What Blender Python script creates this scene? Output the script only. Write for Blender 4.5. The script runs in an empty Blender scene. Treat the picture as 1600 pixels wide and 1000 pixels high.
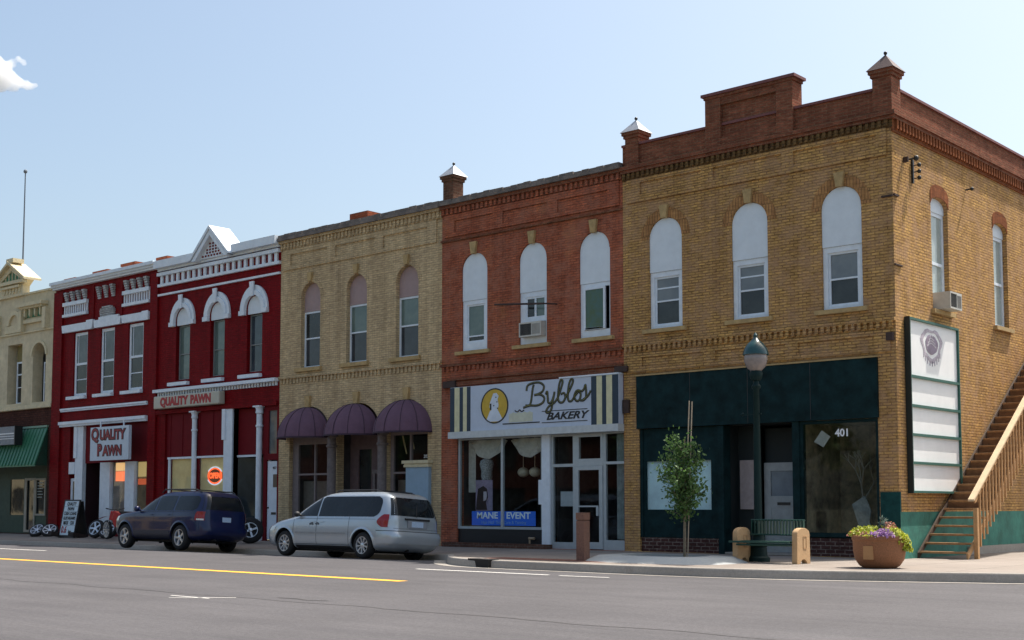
import bpy, bmesh, math, random
from mathutils import Vector, Matrix
from mathutils.geometry import tessellate_polygon
random.seed(7)
S = bpy.context.scene
COL = S.collection
R = math.radians
# ---------------------------------------------------------------- camera, sky, sun, exposure
F_PX, PPX, PPY = 2024.0, 800.0, 636.0
yaw = math.atan2(2290, 2030); pitch = R(4.35)
cam = bpy.data.cameras.new("camera"); co = bpy.data.objects.new("camera", cam); COL.objects.link(co)
co.location = (12.55, -27.0, 1.32)
d_h = Vector((-math.cos(yaw), math.sin(yaw), 0))
co.rotation_euler = (math.pi/2 + pitch, 0, math.atan2(-d_h.x, d_h.y))
cam.sensor_fit = 'HORIZONTAL'; cam.sensor_width = 36
cam.lens = F_PX/1600*36
cam.shift_x = 0.0; cam.shift_y = (PPY-500)/1600.0
cam.clip_end = 3000; cam.clip_start = 0.1
S.camera = co
S.cycles.volume_bounces = 6
sund = Vector((0.34, 1.0, 1.95)).normalized()
W = bpy.data.worlds.new("World"); S.world = W; W.use_nodes = True
nt = W.node_tree; bg = nt.nodes['Background']
sky = nt.nodes.new('ShaderNodeTexSky'); sky.sky_type = 'NISHITA'; sky.sun_disc = False
sky.sun_elevation = math.asin(sund.z); sky.sun_rotation = math.atan2(sund.x, sund.y)
sky.air_density = 1.0; sky.dust_density = 5.0; sky.ozone_density = 0.45; sky.altitude = 300
tn = nt.nodes.new('ShaderNodeMix'); tn.data_type = 'RGBA'; tn.blend_type = 'MULTIPLY'; tn.inputs[0].default_value = 1; tn.inputs[7].default_value = (1.04, 1.06, 1.0, 1)
nt.links.new(sky.outputs[0], tn.inputs[6]); nt.links.new(tn.outputs[2], bg.inputs[0]); bg.inputs[1].default_value = 0.14
sl = bpy.data.lights.new("sun", 'SUN'); sl.energy = 4.8; sl.angle = R(0.5); sl.color = (1.0, 0.94, 0.86)
so = bpy.data.objects.new("sun", sl); COL.objects.link(so); so.rotation_euler = sund.to_track_quat('Z', 'Y').to_euler()
S.view_settings.view_transform = 'Standard'; S.view_settings.look = 'None'
S.view_settings.exposure = 0.58; S.view_settings.gamma = 1.0

# ---------------------------------------------------------------- materials
def srgb(r, g, b):
    f = lambda c: ((c/255)/12.92 if c/255 <= .04045 else ((c/255+.055)/1.055)**2.4)
    return (f(r), f(g), f(b), 1)
MATS = {}
class NB:
    def __init__(s, name):
        s.m = bpy.data.materials.new(name); s.m.use_nodes = True; s.t = s.m.node_tree
        s.b = s.t.nodes['Principled BSDF']
    def n(s, ty, **k):
        x = s.t.nodes.new(ty)
        for a, v in k.items():
            if a in x.inputs: x.inputs[a].default_value = v
            else: setattr(x, a, v)
        return x
    def l(s, a, b): s.t.links.new(a, b)
    def mixc(s, fac, a, b, mode='MIX'):
        x = s.t.nodes.new('ShaderNodeMix'); x.data_type = 'RGBA'; x.blend_type = mode
        for i, v in ((0, fac), (6, a), (7, b)):
            if hasattr(v, 'links'): s.l(v, x.inputs[i])
            else: x.inputs[i].default_value = v
        return x.outputs[2]
    def ramp(s, src, p0, p1, c0=(0,0,0,1), c1=(1,1,1,1)):
        r = s.t.nodes.new('ShaderNodeValToRGB'); e = r.color_ramp.elements
        e[0].position = p0; e[1].position = p1; e[0].color = c0; e[1].color = c1
        s.l(src, r.inputs[0]); return r.outputs[0]
    def coord(s):
        return s.n('ShaderNodeTexCoord').outputs['Object']
def scl(c, k): return (min(c[0]*k,1), min(c[1]*k,1), min(c[2]*k,1), 1)
def plain(name, c, rough=.6, metal=0, spec=.5, var=.12, vs=6.0, bump=0.0, bs=60., coat=0, alpha=None):
    if name in MATS: return MATS[name]
    N = NB(name); co_ = N.coord()
    no = N.n('ShaderNodeTexNoise', Scale=vs, Detail=6.0, Roughness=.65); N.l(co_, no.inputs['Vector'])
    f = N.ramp(no.outputs[0], .3, .72)
    N.l(N.mixc(f, scl(c, 1-var), scl(c, 1+var)), N.b.inputs['Base Color'])
    N.b.inputs['Roughness'].default_value = rough; N.b.inputs['Metallic'].default_value = metal
    N.b.inputs['Specular IOR Level'].default_value = spec
    N.b.inputs['Coat Weight'].default_value = coat; N.b.inputs['Coat Roughness'].default_value = .04
    if bump:
        n2 = N.n('ShaderNodeTexNoise', Scale=bs, Detail=4.0); N.l(co_, n2.inputs['Vector'])
        bp = N.n('ShaderNodeBump', Strength=bump, Distance=.01); N.l(n2.outputs[0], bp.inputs['Height']); N.l(bp.outputs[0], N.b.inputs['Normal'])
    MATS[name] = N.m; return N.m
def emit(name, c, st):
    N = NB(name); N.b.inputs['Base Color'].default_value = c; N.b.inputs['Emission Color'].default_value = c
    N.b.inputs['Emission Strength'].default_value = st; MATS[name] = N.m; return N.m
def brick(name, c1, c2, cm, row=.075, w=.215, mortar=.012, bias=0., stain=(.05,.04,.035,1), stf=.55, bump=.6, soft=.35, patch=None, rough=.85, dist=.008):
    """brick courses laid on the wall: (x+y, z) of the building's own coordinates"""
    N = NB(name); co_ = N.coord()
    sp = N.n('ShaderNodeSeparateXYZ'); N.l(co_, sp.inputs[0])
    ad = N.n('ShaderNodeMath', operation='ADD'); N.l(sp.outputs[0], ad.inputs[0]); N.l(sp.outputs[1], ad.inputs[1])
    cb = N.n('ShaderNodeCombineXYZ'); N.l(ad.outputs[0], cb.inputs[0]); N.l(sp.outputs[2], cb.inputs[1])
    br = N.n('ShaderNodeTexBrick'); br.inputs['Color1'].default_value = c1; br.inputs['Color2'].default_value = c2
    br.inputs['Mortar'].default_value = cm; br.inputs['Scale'].default_value = 1; br.inputs['Brick Width'].default_value = w
    br.inputs['Row Height'].default_value = row; br.inputs['Mortar Size'].default_value = mortar; br.inputs['Mortar Smooth'].default_value = soft
    br.inputs['Bias'].default_value = bias; nd = N.n('ShaderNodeTexNoise', Scale=11.0, Detail=2.0); N.l(cb.outputs[0], nd.inputs['Vector'])
    vs_ = N.n('ShaderNodeVectorMath', operation='SCALE'); vs_.inputs['Scale'].default_value = .022; N.l(nd.outputs[1], vs_.inputs[0])
    va = N.n('ShaderNodeVectorMath', operation='ADD'); N.l(cb.outputs[0], va.inputs[0]); N.l(vs_.outputs[0], va.inputs[1]); N.l(va.outputs[0], br.inputs['Vector'])
    # brick-to-brick and patchy variation
    n1 = N.n('ShaderNodeTexNoise', Scale=1.1, Detail=7.0, Roughness=.7); N.l(co_, n1.inputs['Vector'])
    n2 = N.n('ShaderNodeTexNoise', Scale=9.0, Detail=5.0, Roughness=.7); N.l(cb.outputs[0], n2.inputs['Vector'])
    c = N.mixc(N.ramp(n2.outputs[0], .35, .7), br.outputs[0], scl(c1, .72))
    c = N.mixc(1.0, c, N.ramp(n1.outputs[0], .3, .75, (.78,.76,.76,1), (1.16,1.14,1.1,1)), 'MULTIPLY')
    mp = N.n('ShaderNodeMapping'); mp.inputs['Scale'].default_value = (3.2, 15, 1); N.l(cb.outputs[0], mp.inputs[0])
    n5 = N.n('ShaderNodeTexNoise', Scale=1.0, Detail=4.0, Roughness=.75); N.l(mp.outputs[0], n5.inputs['Vector'])
    c = N.mixc(1.0, c, N.ramp(n5.outputs[0], .3, .72, (.66,.64,.62,1), (1.3,1.28,1.22,1)), 'MULTIPLY')
    mq = N.n('ShaderNodeMapping'); mq.inputs['Scale'].default_value = (2.6, .22, 1); N.l(cb.outputs[0], mq.inputs[0])
    n7 = N.n('ShaderNodeTexNoise', Scale=1.3, Detail=7.0, Roughness=.7); N.l(mq.outputs[0], n7.inputs['Vector'])
    c = N.mixc(1.0, c, N.ramp(n7.outputs[0], .28, .62, (.72,.69,.67,1), (1.08,1.08,1.08,1)), 'MULTIPLY')
    if patch:
        n6 = N.n('ShaderNodeTexNoise', Scale=2.1, Detail=8.0, Roughness=.75); N.l(co_, n6.inputs['Vector'])
        m6 = N.n('ShaderNodeMath', operation='MULTIPLY'); m6.inputs[1].default_value = .65; N.l(N.ramp(n6.outputs[0], .45, .62), m6.inputs[0]); c = N.mixc(m6.outputs[0], c, patch)
    n3 = N.n('ShaderNodeTexNoise', Scale=.55, Detail=9.0, Roughness=.75); N.l(co_, n3.inputs['Vector'])
    mm = N.n('ShaderNodeMath', operation='MULTIPLY'); mm.inputs[1].default_value = stf; N.l(N.ramp(n3.outputs[0], .56, .72), mm.inputs[0])
    c = N.mixc(mm.outputs[0], c, stain)
    N.l(c, N.b.inputs['Base Color']); N.b.inputs['Roughness'].default_value = rough; N.b.inputs['Specular IOR Level'].default_value = .08
    inv = N.n('ShaderNodeMath', operation='SUBTRACT'); inv.inputs[0].default_value = 1; N.l(br.outputs[1], inv.inputs[1])
    a2 = N.n('ShaderNodeMath', operation='MULTIPLY_ADD'); N.l(n2.outputs[0], a2.inputs[0]); a2.inputs[1].default_value = .5; N.l(inv.outputs[0], a2.inputs[2])
    bp = N.n('ShaderNodeBump', Strength=bump, Distance=dist); N.l(a2.outputs[0], bp.inputs['Height']); N.l(bp.outputs[0], N.b.inputs['Normal'])
    MATS[name] = N.m; return N.m
def glassy(name, c=(.02,.025,.03,1), rough=.04, c2=None, sc=2.0, spec=.5, wav=.12):
    """window glass with what hangs close behind it"""
    N = NB(name); co_ = N.coord()
    no = N.n('ShaderNodeTexNoise', Scale=sc, Detail=5.0, Roughness=.6, Distortion=.4); N.l(co_, no.inputs['Vector'])
    N.l(N.mixc(N.ramp(no.outputs[0], .38, .66), c, c2 or scl(c, 1.6)), N.b.inputs['Base Color'])
    N.b.inputs['Roughness'].default_value = rough; N.b.inputs['Specular IOR Level'].default_value = spec
    n2 = N.n('ShaderNodeTexNoise', Scale=1.3, Detail=2.0); N.l(co_, n2.inputs['Vector'])
    bp = N.n('ShaderNodeBump', Strength=wav, Distance=.02); N.l(n2.outputs[0], bp.inputs['Height']); N.l(bp.outputs[0], N.b.inputs['Normal'])
    MATS[name] = N.m; return N.m
def clearglass():
    N = NB('shop_glass'); t = N.t
    gl = N.n('ShaderNodeBsdfGlossy'); gl.inputs['Roughness'].default_value = .015; gl.inputs['Color'].default_value = (.95,.97,1,1)
    tr = N.n('ShaderNodeBsdfTransparent'); tr.inputs['Color'].default_value = (.93,.96,.96,1)
    fr = N.n('ShaderNodeFresnel'); fr.inputs['IOR'].default_value = 1.42
    co_ = N.coord(); n2 = N.n('ShaderNodeTexNoise', Scale=.9, Detail=1.0); N.l(co_, n2.inputs['Vector'])
    bp = N.n('ShaderNodeBump', Strength=.1, Distance=.02); N.l(n2.outputs[0], bp.inputs['Height']); N.l(bp.outputs[0], gl.inputs['Normal']); N.l(bp.outputs[0], fr.inputs['Normal'])
    mx = N.n('ShaderNodeMixShader'); ge = N.n('ShaderNodeNewGeometry'); ib = N.n('ShaderNodeMath', operation='SUBTRACT'); ib.inputs[0].default_value = 1; N.l(ge.outputs['Backfacing'], ib.inputs[1]); mu = N.n('ShaderNodeMath', operation='MULTIPLY'); N.l(fr.outputs[0], mu.inputs[0]); N.l(ib.outputs[0], mu.inputs[1]); N.l(mu.outputs[0], mx.inputs[0]); N.l(tr.outputs[0], mx.inputs[1]); N.l(gl.outputs[0], mx.inputs[2])
    N.l(mx.outputs[0], t.nodes['Material Output'].inputs[0]); MATS['shop_glass'] = N.m; return N.m

GOLD = brick('golden_brick', (.74,.46,.17,1), (.46,.27,.13,1), (.17,.10,.06,1), stain=(.20,.115,.075,1), row=.068, w=.205, mortar=.013, bump=1.0, dist=.02, stf=.6, patch=(.44,.27,.16,1))
BUFF = brick('buff_brick', (.70,.55,.34,1), (.62,.48,.30,1), (.36,.29,.20,1), stain=(.14,.1,.06,1), mortar=.011, stf=.5, row=.07, w=.205)
REDB = brick('red_brick', (.54,.17,.095,1), (.33,.10,.065,1), (.12,.065,.05,1), stain=(.42,.19,.07,1), row=.068, w=.205, mortar=.012, stf=.5, patch=(.34,.15,.10,1))
DKRED = brick('dark_red_brick', (.32,.12,.075,1), (.16,.06,.04,1), (.27,.17,.11,1), stain=(.045,.034,.028,1), stf=.85, row=.072, w=.21, mortar=.012, bump=.9, dist=.015)
ARCHF = brick('brown_arch_brick', (.52,.29,.125,1), (.42,.215,.10,1), (.18,.105,.06,1), row=.3, w=.08, stf=.5, stain=(.5,.3,.13,1))
ARCHB = brick('arch_brick', (.34,.12,.05,1), (.28,.10,.045,1), (.12,.06,.04,1), row=.3, w=.08, stf=.3)
BRNB = brick('brown_brick', (.105,.045,.036,1), (.07,.03,.027,1), (.03,.018,.016,1), stf=.2, row=.09, mortar=.014)
PRED = brick('red_painted_brick', (.25,.0065,.011,1), (.205,.0055,.009,1), (.12,.004,.007,1), mortar=.010, stf=.3, stain=(.12,.012,.016,1), bump=.9, rough=.6)
BULK = brick('bulkhead_brick', (.09,.045,.042,1), (.07,.035,.034,1), (.26,.22,.2,1), row=.09, w=.24, mortar=.013, stf=.2)
SLATE = plain('weathered_coping', (.16,.135,.12,1), .9, var=.45, vs=3, bump=.6, bs=12)
WHT = plain('white_paint', (.68,.74,.80,1), .55, var=.09, vs=5, bump=.15, bs=25)
BOARD = plain('white_board', (.66,.72,.77,1), .6, var=.06, vs=3)
PINK = plain('pinkish_board', (.35,.25,.24,1), .7, var=.06)
STONE = plain('sill_stone', (.42,.29,.13,1), .85, var=.25, vs=7, bump=.4)
CREAM = plain('cream_stucco', (.56,.48,.32,1), .85, var=.2, vs=2.2, bump=.4, bs=14)
CREAM2 = plain('cream_trim', (.60,.52,.34,1), .8, var=.14)
GRTRIM = plain('green_trim', (.05,.19,.10,1), .7)
DGREEN = plain('dark_green_paint', (.006,.022,.024,1), .7, spec=.12, var=.5, vs=3.5)
GPAINT = plain('green_masonry_paint', (.035,.17,.13,1), .8, var=.4, vs=2.2, bump=.7, bs=14)
DARKR = plain('dark_red_panel', (.14,.006,.010,1), .7, spec=.15, var=.12)
BLACK = plain('black_recess', (.006,.006,.007,1), .7)
BLKM = plain('black_metal', (.012,.012,.013,1), .45)
GLS = clearglass()
G_DARK = glassy('dark_window_glass', (.012,.014,.016,1), c2=(.03,.035,.036,1))
G_BLIND = glassy('window_glass_over_blind', (.10,.145,.13,1), c2=(.14,.19,.17,1), rough=.06)
G_GREY = glassy('window_glass_over_grey_shade', (.13,.15,.165,1), c2=(.18,.20,.21,1), rough=.08)
G_SIDE = glassy('window_glass_over_pale_curtain', (.30,.36,.35,1), c2=(.40,.45,.43,1), rough=.08)
GREYC = plain('pinkish_grey_column', (.17,.14,.135,1), .8, var=.25, vs=9, bump=.3)
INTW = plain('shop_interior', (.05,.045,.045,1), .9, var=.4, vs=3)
# ---------------------------------------------------------------- mesh builder
ORG = {}
NOSPLIT = ('dentil','fretwork','detail','letter','highlight','batten','rule','grille','louver','bracket','corbel','coping','slat','foliage','flowers','crown','seam','body','number','emblem','backrest','script','cornice','frieze','wall','rim','roof','branch','seat','parapet','interior','recess','molding','hood','underbody','arch','gable','visor')
def tag(o, label=None, cat=None, group=None, kind=None):
    for k, v in (('label', label), ('category', cat), ('group', group), ('kind', kind)):
        if v: o[k] = v
    return o
def thing(name, loc, label, cat, group=None, rz=0, rx=0):
    o = bpy.data.objects.new(name, None); COL.objects.link(o); o.location = loc; o.rotation_euler = (rx, 0, rz)
    o.empty_display_size = .3
    ORG[o.name] = Vector(loc) if not (rz or rx) else Vector((0,0,0))
    return tag(o, label, cat, group)
class MB:
    def __init__(s): s.v = []; s.f = []
    def add(s, v, f, M=None):
        n = len(s.v)
        s.v += [tuple(M @ Vector(p)) if M else tuple(p) for p in v]
        s.f += [tuple(i+n for i in q) for q in f]; return s
    def box(s, x0, x1, y0, y1, z0, z1, M=None):
        x0, x1 = min(x0,x1), max(x0,x1); y0, y1 = min(y0,y1), max(y0,y1); z0, z1 = min(z0,z1), max(z0,z1)
        v = [(x0,y0,z0),(x1,y0,z0),(x1,y1,z0),(x0,y1,z0),(x0,y0,z1),(x1,y0,z1),(x1,y1,z1),(x0,y1,z1)]
        return s.add(v, [(0,3,2,1),(4,5,6,7),(0,1,5,4),(1,2,6,5),(2,3,7,6),(3,0,4,7)], M)
    def plate(s, outer, holes=(), y0=0, y1=.1, M=None):
        """(x,z) outline with holes, thickness y0..y1"""
        loops = [list(outer)] + [list(h) for h in holes]
        tr = tessellate_polygon([[Vector((p[0], p[1], 0)) for p in L] for L in loops])
        flat = [p for L in loops for p in L]; n = len(flat)
        v = [(p[0], y0, p[1]) for p in flat] + [(p[0], y1, p[1]) for p in flat]
        f = []
        for t in tr:
            a, b, c = [flat[i] for i in t]
            ar = (b[0]-a[0])*(c[1]-a[1]) - (b[1]-a[1])*(c[0]-a[0])
            if abs(ar) < 1e-9: continue
            t = t if ar > 0 else t[::-1]
            f.append(tuple(t)); f.append(tuple(i+n for i in t[::-1]))
        k = 0
        for li, L in enumerate(loops):
            m = len(L); A = sum(L[i][0]*L[(i+1)%m][1]-L[(i+1)%m][0]*L[i][1] for i in range(m))
            fl = (A > 0) == (li == 0)
            for i in range(m):
                a, b = k+i, k+(i+1) % m
                q = (a, a+n, b+n, b); f.append(q if fl else q[::-1])
            k += m
        return s.add(v, f, M)
    def cyl(s, p0, p1, r0, r1=None, n=12, cap=True):
        p0, p1 = Vector(p0), Vector(p1); r1 = r0 if r1 is None else r1
        d = (p1-p0).normalized(); a = d.orthogonal().normalized(); b = d.cross(a)
        v = []
        for p, r in ((p0, r0), (p1, r1)):
            for i in range(n):
                t = 2*math.pi*i/n; v.append(p + a*r*math.cos(t) + b*r*math.sin(t))
        f = [(i, (i+1)%n, n+(i+1)%n, n+i) for i in range(n)]
        if cap: f += [tuple(range(n-1,-1,-1)), tuple(range(n, 2*n))]
        return s.add(v, f)
    def tube(s, pts, r, n=8):
        for a, b in zip(pts[:-1], pts[1:]): s.cyl(a, b, r, r, n)
        for p in pts[1:-1]: s.ball(p, r, 6, 4)
        return s
    def lathe(s, prof, c=(0,0,0), n=24, M=None, cap=True):
        v = []; f = []
        for (r, z) in prof:
            for i in range(n):
                t = 2*math.pi*i/n; v.append((c[0]+r*math.cos(t), c[1]+r*math.sin(t), c[2]+z))
        m = len(prof)
        for j in range(m-1):
            for i in range(n): f.append((j*n+i, j*n+(i+1)%n, (j+1)*n+(i+1)%n, (j+1)*n+i))
        if cap: f.append(tuple(range(n-1,-1,-1))); f.append(tuple(range((m-1)*n, m*n)))
        return s.add(v, f, M)
    def ball(s, c, r, n=12, m=8, sc=(1,1,1)):
        prof = [(max(1e-4, math.sin(math.pi*j/m)), -math.cos(math.pi*j/m)) for j in range(m+1)]
        v = []; f = []
        for (q, z) in prof:
            for i in range(n):
                t = 2*math.pi*i/n; v.append((c[0]+r*sc[0]*q*math.cos(t), c[1]+r*sc[1]*q*math.sin(t), c[2]+r*sc[2]*z))
        for j in range(m):
            for i in range(n): f.append((j*n+i, j*n+(i+1)%n, (j+1)*n+(i+1)%n, (j+1)*n+i))
        return s.add(v, f)
    def clusters(s):
        """groups of faces whose connected pieces touch"""
        n = len(s.v); par = list(range(n))
        def fd(a):
            while par[a] != a: par[a] = par[par[a]]; a = par[a]
            return a
        for f in s.f:
            r = fd(f[0])
            for i in f[1:]: par[fd(i)] = r
        isl = {}
        for k, f in enumerate(s.f): isl.setdefault(fd(f[0]), []).append(k)
        if len(isl) < 2 or len(isl) > 160: return None
        B = []
        for r, fs in isl.items():
            P = [s.v[i] for k in fs for i in s.f[k]]
            B.append([[min(p[a] for p in P)-.012 for a in range(3)], [max(p[a] for p in P)+.012 for a in range(3)], fs])
        ch = True
        while ch:
            ch = False
            for i in range(len(B)):
                for j in range(i+1, len(B)):
                    if all(B[i][0][a] <= B[j][1][a] and B[j][0][a] <= B[i][1][a] for a in range(3)):
                        B[i][0] = [min(x, y) for x, y in zip(B[i][0], B[j][0])]; B[i][1] = [max(x, y) for x, y in zip(B[i][1], B[j][1])]
                        B[i][2] = B[i][2]+B[j][2]; B.pop(j); ch = True; break
                if ch: break
        return [b[2] for b in B] if 1 < len(B) <= 14 else None
    def build(s, name, mat, parent=None, smooth=False, bevel=0, loc=None, sharp=40):
        if parent and not any(w in name for w in NOSPLIT):
            cl = s.clusters()
            if cl:
                out = None
                for fs in cl:
                    m = MB(); mp = {}
                    for k in fs:
                        q = []
                        for i in s.f[k]:
                            if i not in mp: mp[i] = len(m.v); m.v.append(s.v[i])
                            q.append(mp[i])
                        m.f.append(tuple(q))
                    o = m.build1(name, mat, parent, smooth, bevel, loc, sharp); out = out or o
                return out
        return s.build1(name, mat, parent, smooth, bevel, loc, sharp)
    def build1(s, name, mat, parent=None, smooth=False, bevel=0, loc=None, sharp=40):
        me = bpy.data.meshes.new(name); o = bpy.data.objects.new(name, me)
        COL.objects.link(o)
        org = Vector(loc) if loc is not None else (ORG[parent.name] if parent else Vector((0,0,0)))
        me.from_pydata([tuple(Vector(p)-org) for p in s.v], [], s.f); me.update()
        if parent: o.parent = parent
        if loc is not None: o.location = loc
        ORG[o.name] = org
        if smooth:
            me.polygons.foreach_set('use_smooth', [True]*len(me.polygons)); me.set_sharp_from_angle(angle=R(sharp))
        if bevel:
            b = o.modifiers.new('bevel', 'BEVEL'); b.width = bevel; b.segments = 2; b.limit_method = 'ANGLE'; b.angle_limit = R(40)
        me.materials.append(mat); return o
def arch(x0, x1, z0, zs, zt, n=14):
    cx, a = (x0+x1)/2, (x1-x0)/2
    return [(x0, z0), (x1, z0)] + [(cx+a*math.cos(math.pi*i/n), zs+(zt-zs)*math.sin(math.pi*i/n)) for i in range(n+1)]
def archpart(x0, x1, zs, zt, n=14):
    cx, a = (x0+x1)/2, (x1-x0)/2
    return [(cx+a*math.cos(math.pi*i/n), zs+(zt-zs)*math.sin(math.pi*i/n)) for i in range(n+1)]
def rect(x0, x1, z0, z1): return [(x0,z0),(x1,z0),(x1,z1),(x0,z1)]
def ring(cx, zs, a0, b0, a1, b1, n=18, t0=0, t1=math.pi):
    o = [(cx+a1*math.cos(t0+(t1-t0)*i/n), zs+b1*math.sin(t0+(t1-t0)*i/n)) for i in range(n+1)]
    i_ = [(cx+a0*math.cos(t1-(t1-t0)*i/n), zs+b0*math.sin(t1-(t1-t0)*i/n)) for i in range(n+1)]
    return o+i_
def RX(x):   # a frame whose local x runs along the side wall (world +Y) and whose local -y points to world +X
    return Matrix(((0,-1,0,x),(1,0,0,0),(0,0,1,0),(0,0,0,1)))
def textmesh(txt, size, depth=.01, bold=0., shear=0., space=1.0, sx=1.0, align='CENTER'):
    c = bpy.data.curves.new('t', 'FONT'); c.body = txt; c.size = size; c.extrude = depth/2; c.offset = bold; c.shear = shear
    c.space_character = space; c.align_x = align; c.align_y = 'CENTER'; c.resolution_u = 3
    o = bpy.data.objects.new('t', c); COL.objects.link(o)
    bpy.context.view_layer.update()
    dg = bpy.context.evaluated_depsgraph_get(); me = bpy.data.meshes.new_from_object(o.evaluated_get(dg))
    v = [(p.co.x*sx, -p.co.z, p.co.y) for p in me.vertices]; f = [tuple(p.vertices) for p in me.polygons]
    bpy.data.objects.remove(o); bpy.data.curves.remove(c); bpy.data.meshes.remove(me)
    return v, f
def text(txt, x, y, z, size, mat, parent, name='lettering', M=None, **k):
    """letters standing on the plane y (facing -Y), centre x, z"""
    v, f = textmesh(txt, size, **k); T = Matrix.Translation((x, y, z))
    m = MB(); m.add(v, f, (M @ T) if M else T); return m.build(name, mat, parent)
def ribbon(m, pts, w, y, M=None, d=.008):
    """pen stroke of width w along (x,z) points on the plane y"""
    P = [Vector(p) for p in pts]; L = []; Rr = []
    for i, p in enumerate(P):
        a = P[max(i-1,0)]; b = P[min(i+1,len(P)-1)]; t = (b-a).normalized(); n = Vector((-t.y, t.x))
        L.append(p+n*w/2); Rr.append(p-n*w/2)
    v = [(p.x, y, p.y) for p in L] + [(p.x, y, p.y) for p in Rr] + [(p.x, y+d, p.y) for p in L] + [(p.x, y+d, p.y) for p in Rr]
    n = len(P); f = []
    for i in range(n-1):
        f += [(i, n+i, n+i+1, i+1), (2*n+i, 2*n+i+1, 3*n+i+1, 3*n+i), (i, i+1, 2*n+i+1, 2*n+i), (n+i, 3*n+i, 3*n+i+1, n+i+1)]
    f += [(0, 2*n, 3*n, n), (n-1, 2*n-1, 4*n-1, 3*n-1)]
    m.add(v, f, M)
def smoothpts(pts, k=5):
    P = [Vector(p) for p in pts]; out = []
    for i in range(len(P)-1):
        p0, p1, p2, p3 = P[max(i-1,0)], P[i], P[i+1], P[min(i+2,len(P)-1)]
        for j in range(k):
            t = j/k
            out.append(.5*((2*p1)+(p2-p0)*t+(2*p0-5*p1+4*p2-p3)*t*t+(3*p1-p0-3*p2+p3)*t**3))
    out.append(P[-1]); return [tuple(p) for p in out]
# ---------------------------------------------------------------- ground, street, sidewalk
def sstep(a, b, x):
    t = max(0, min(1, (x-a)/(b-a))); return t*t*(3-2*t)
CURB = [(-130,-3.1),(-60,-3.1),(-30,-3.1),(-14,-3.1),(-11.6,-3.15),(-10.4,-3.7),(-9.4,-4.6),(-8.5,-5.5),(-7.5,-6.1),(-6.3,-6.35),(-4,-6.4),(-2,-6.38),(-.6,-6.2),(.8,-5.8),(2.2,-5.25),(3.4,-4.7),(4.6,-4.1),(5.7,-3.2),(6.6,-2.0),(7.1,-.5),(7.3,2),(7.3,8),(7.3,80)]
CURB = smoothpts(CURB, 6)
def lane(x): return 1 - sstep(-12.5, -9.0, x)      # 1 where the parking lane drains to the kerb
def zroad(x, y):
    k = lane(x)
    return -.13*sstep(-5.4, -3.1, y)*k - .02*(1-k)*sstep(-8, -6, y)
def zwalk(x, y):
    k = lane(x); return .15 - .12*k*max(0, min(1, -y/3.1)) - .02*(1-k)*sstep(-3,-6.5,y) * 0
def gmat(name, c, c2, speck, rough=.9, bump=.5, streak=0, joints=None, stain=(.03,.03,.03,1), stf=.3):
    N = NB(name); co_ = N.coord()
    n1 = N.n('ShaderNodeTexNoise', Scale=.35, Detail=8.0, Roughness=.7); N.l(co_, n1.inputs['Vector'])
    n2 = N.n('ShaderNodeTexNoise', Scale=70.0, Detail=3.0, Roughness=.8); N.l(co_, n2.inputs['Vector'])
    col = N.mixc(N.ramp(n1.outputs[0], .32, .7), c, c2)
    if streak:
        mp = N.n('ShaderNodeMapping'); mp.inputs['Scale'].default_value = (.06, 1.1, 1); N.l(co_, mp.inputs[0])
        n4 = N.n('ShaderNodeTexNoise', Scale=1.6, Detail=6.0, Roughness=.7); N.l(mp.outputs[0], n4.inputs['Vector'])
        col = N.mixc(1.0, col, N.ramp(n4.outputs[0], .3, .7, (.84,.84,.85,1), (1.13,1.12,1.11,1)), 'MULTIPLY')
    n8 = N.n('ShaderNodeTexNoise', Scale=16.0, Detail=5.0, Roughness=.85); N.l(co_, n8.inputs['Vector'])
    col = N.mixc(1.0, col, N.ramp(n8.outputs[0], .36, .66, (1-speck*.7,)*3+(1,), (1+speck*.7,)*3+(1,)), 'MULTIPLY')
    col = N.mixc(1.0, col, N.ramp(n2.outputs[0], .3, .7, (1-speck,)*3+(1,), (1+speck,)*3+(1,)), 'MULTIPLY')
    n3 = N.n('ShaderNodeTexNoise', Scale=1.7, Detail=8.0, Roughness=.7); N.l(co_, n3.inputs['Vector'])
    mm = N.n('ShaderNodeMath', operation='MULTIPLY'); mm.inputs[1].default_value = stf; N.l(N.ramp(n3.outputs[0], .58, .75), mm.inputs[0])
    col = N.mixc(mm.outputs[0], col, stain)
    h = n2.outputs[0]
    if joints:
        br = N.n('ShaderNodeTexBrick'); br.offset = 0; br.inputs['Scale'].default_value = 1; br.inputs['Brick Width'].default_value = joints; br.inputs['Row Height'].default_value = joints
        br.inputs['Mortar Size'].default_value = .012; br.inputs['Color1'].default_value = (1,1,1,1); br.inputs['Color2'].default_value = (.9,.9,.9,1); br.inputs['Mortar'].default_value = (.35,.33,.32,1)
        N.l(co_, br.inputs['Vector']); col = N.mixc(1.0, col, br.outputs[0], 'MULTIPLY')
    N.l(col, N.b.inputs['Base Color']); N.b.inputs['Roughness'].default_value = rough; N.b.inputs['Specular IOR Level'].default_value = .3
    bp = N.n('ShaderNodeBump', Strength=bump, Distance=.006); N.l(h, bp.inputs['Height']); N.l(bp.outputs[0], N.b.inputs['Normal'])
    MATS[name] = N.m; return N.m
ASPH = gmat('asphalt', (.077,.073,.076,1), (.101,.096,.100,1), .34, streak=1, stf=.45, stain=(.058,.055,.055,1))
CONC = gmat('sidewalk_concrete', (.235,.20,.172,1), (.315,.27,.232,1), .12, joints=1.5, stf=.25, stain=(.25,.14,.10,1))
CURBM = gmat('kerb_concrete', (.27,.245,.215,1), (.36,.33,.29,1), .14, stf=.4, stain=(.14,.12,.11,1))
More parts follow.
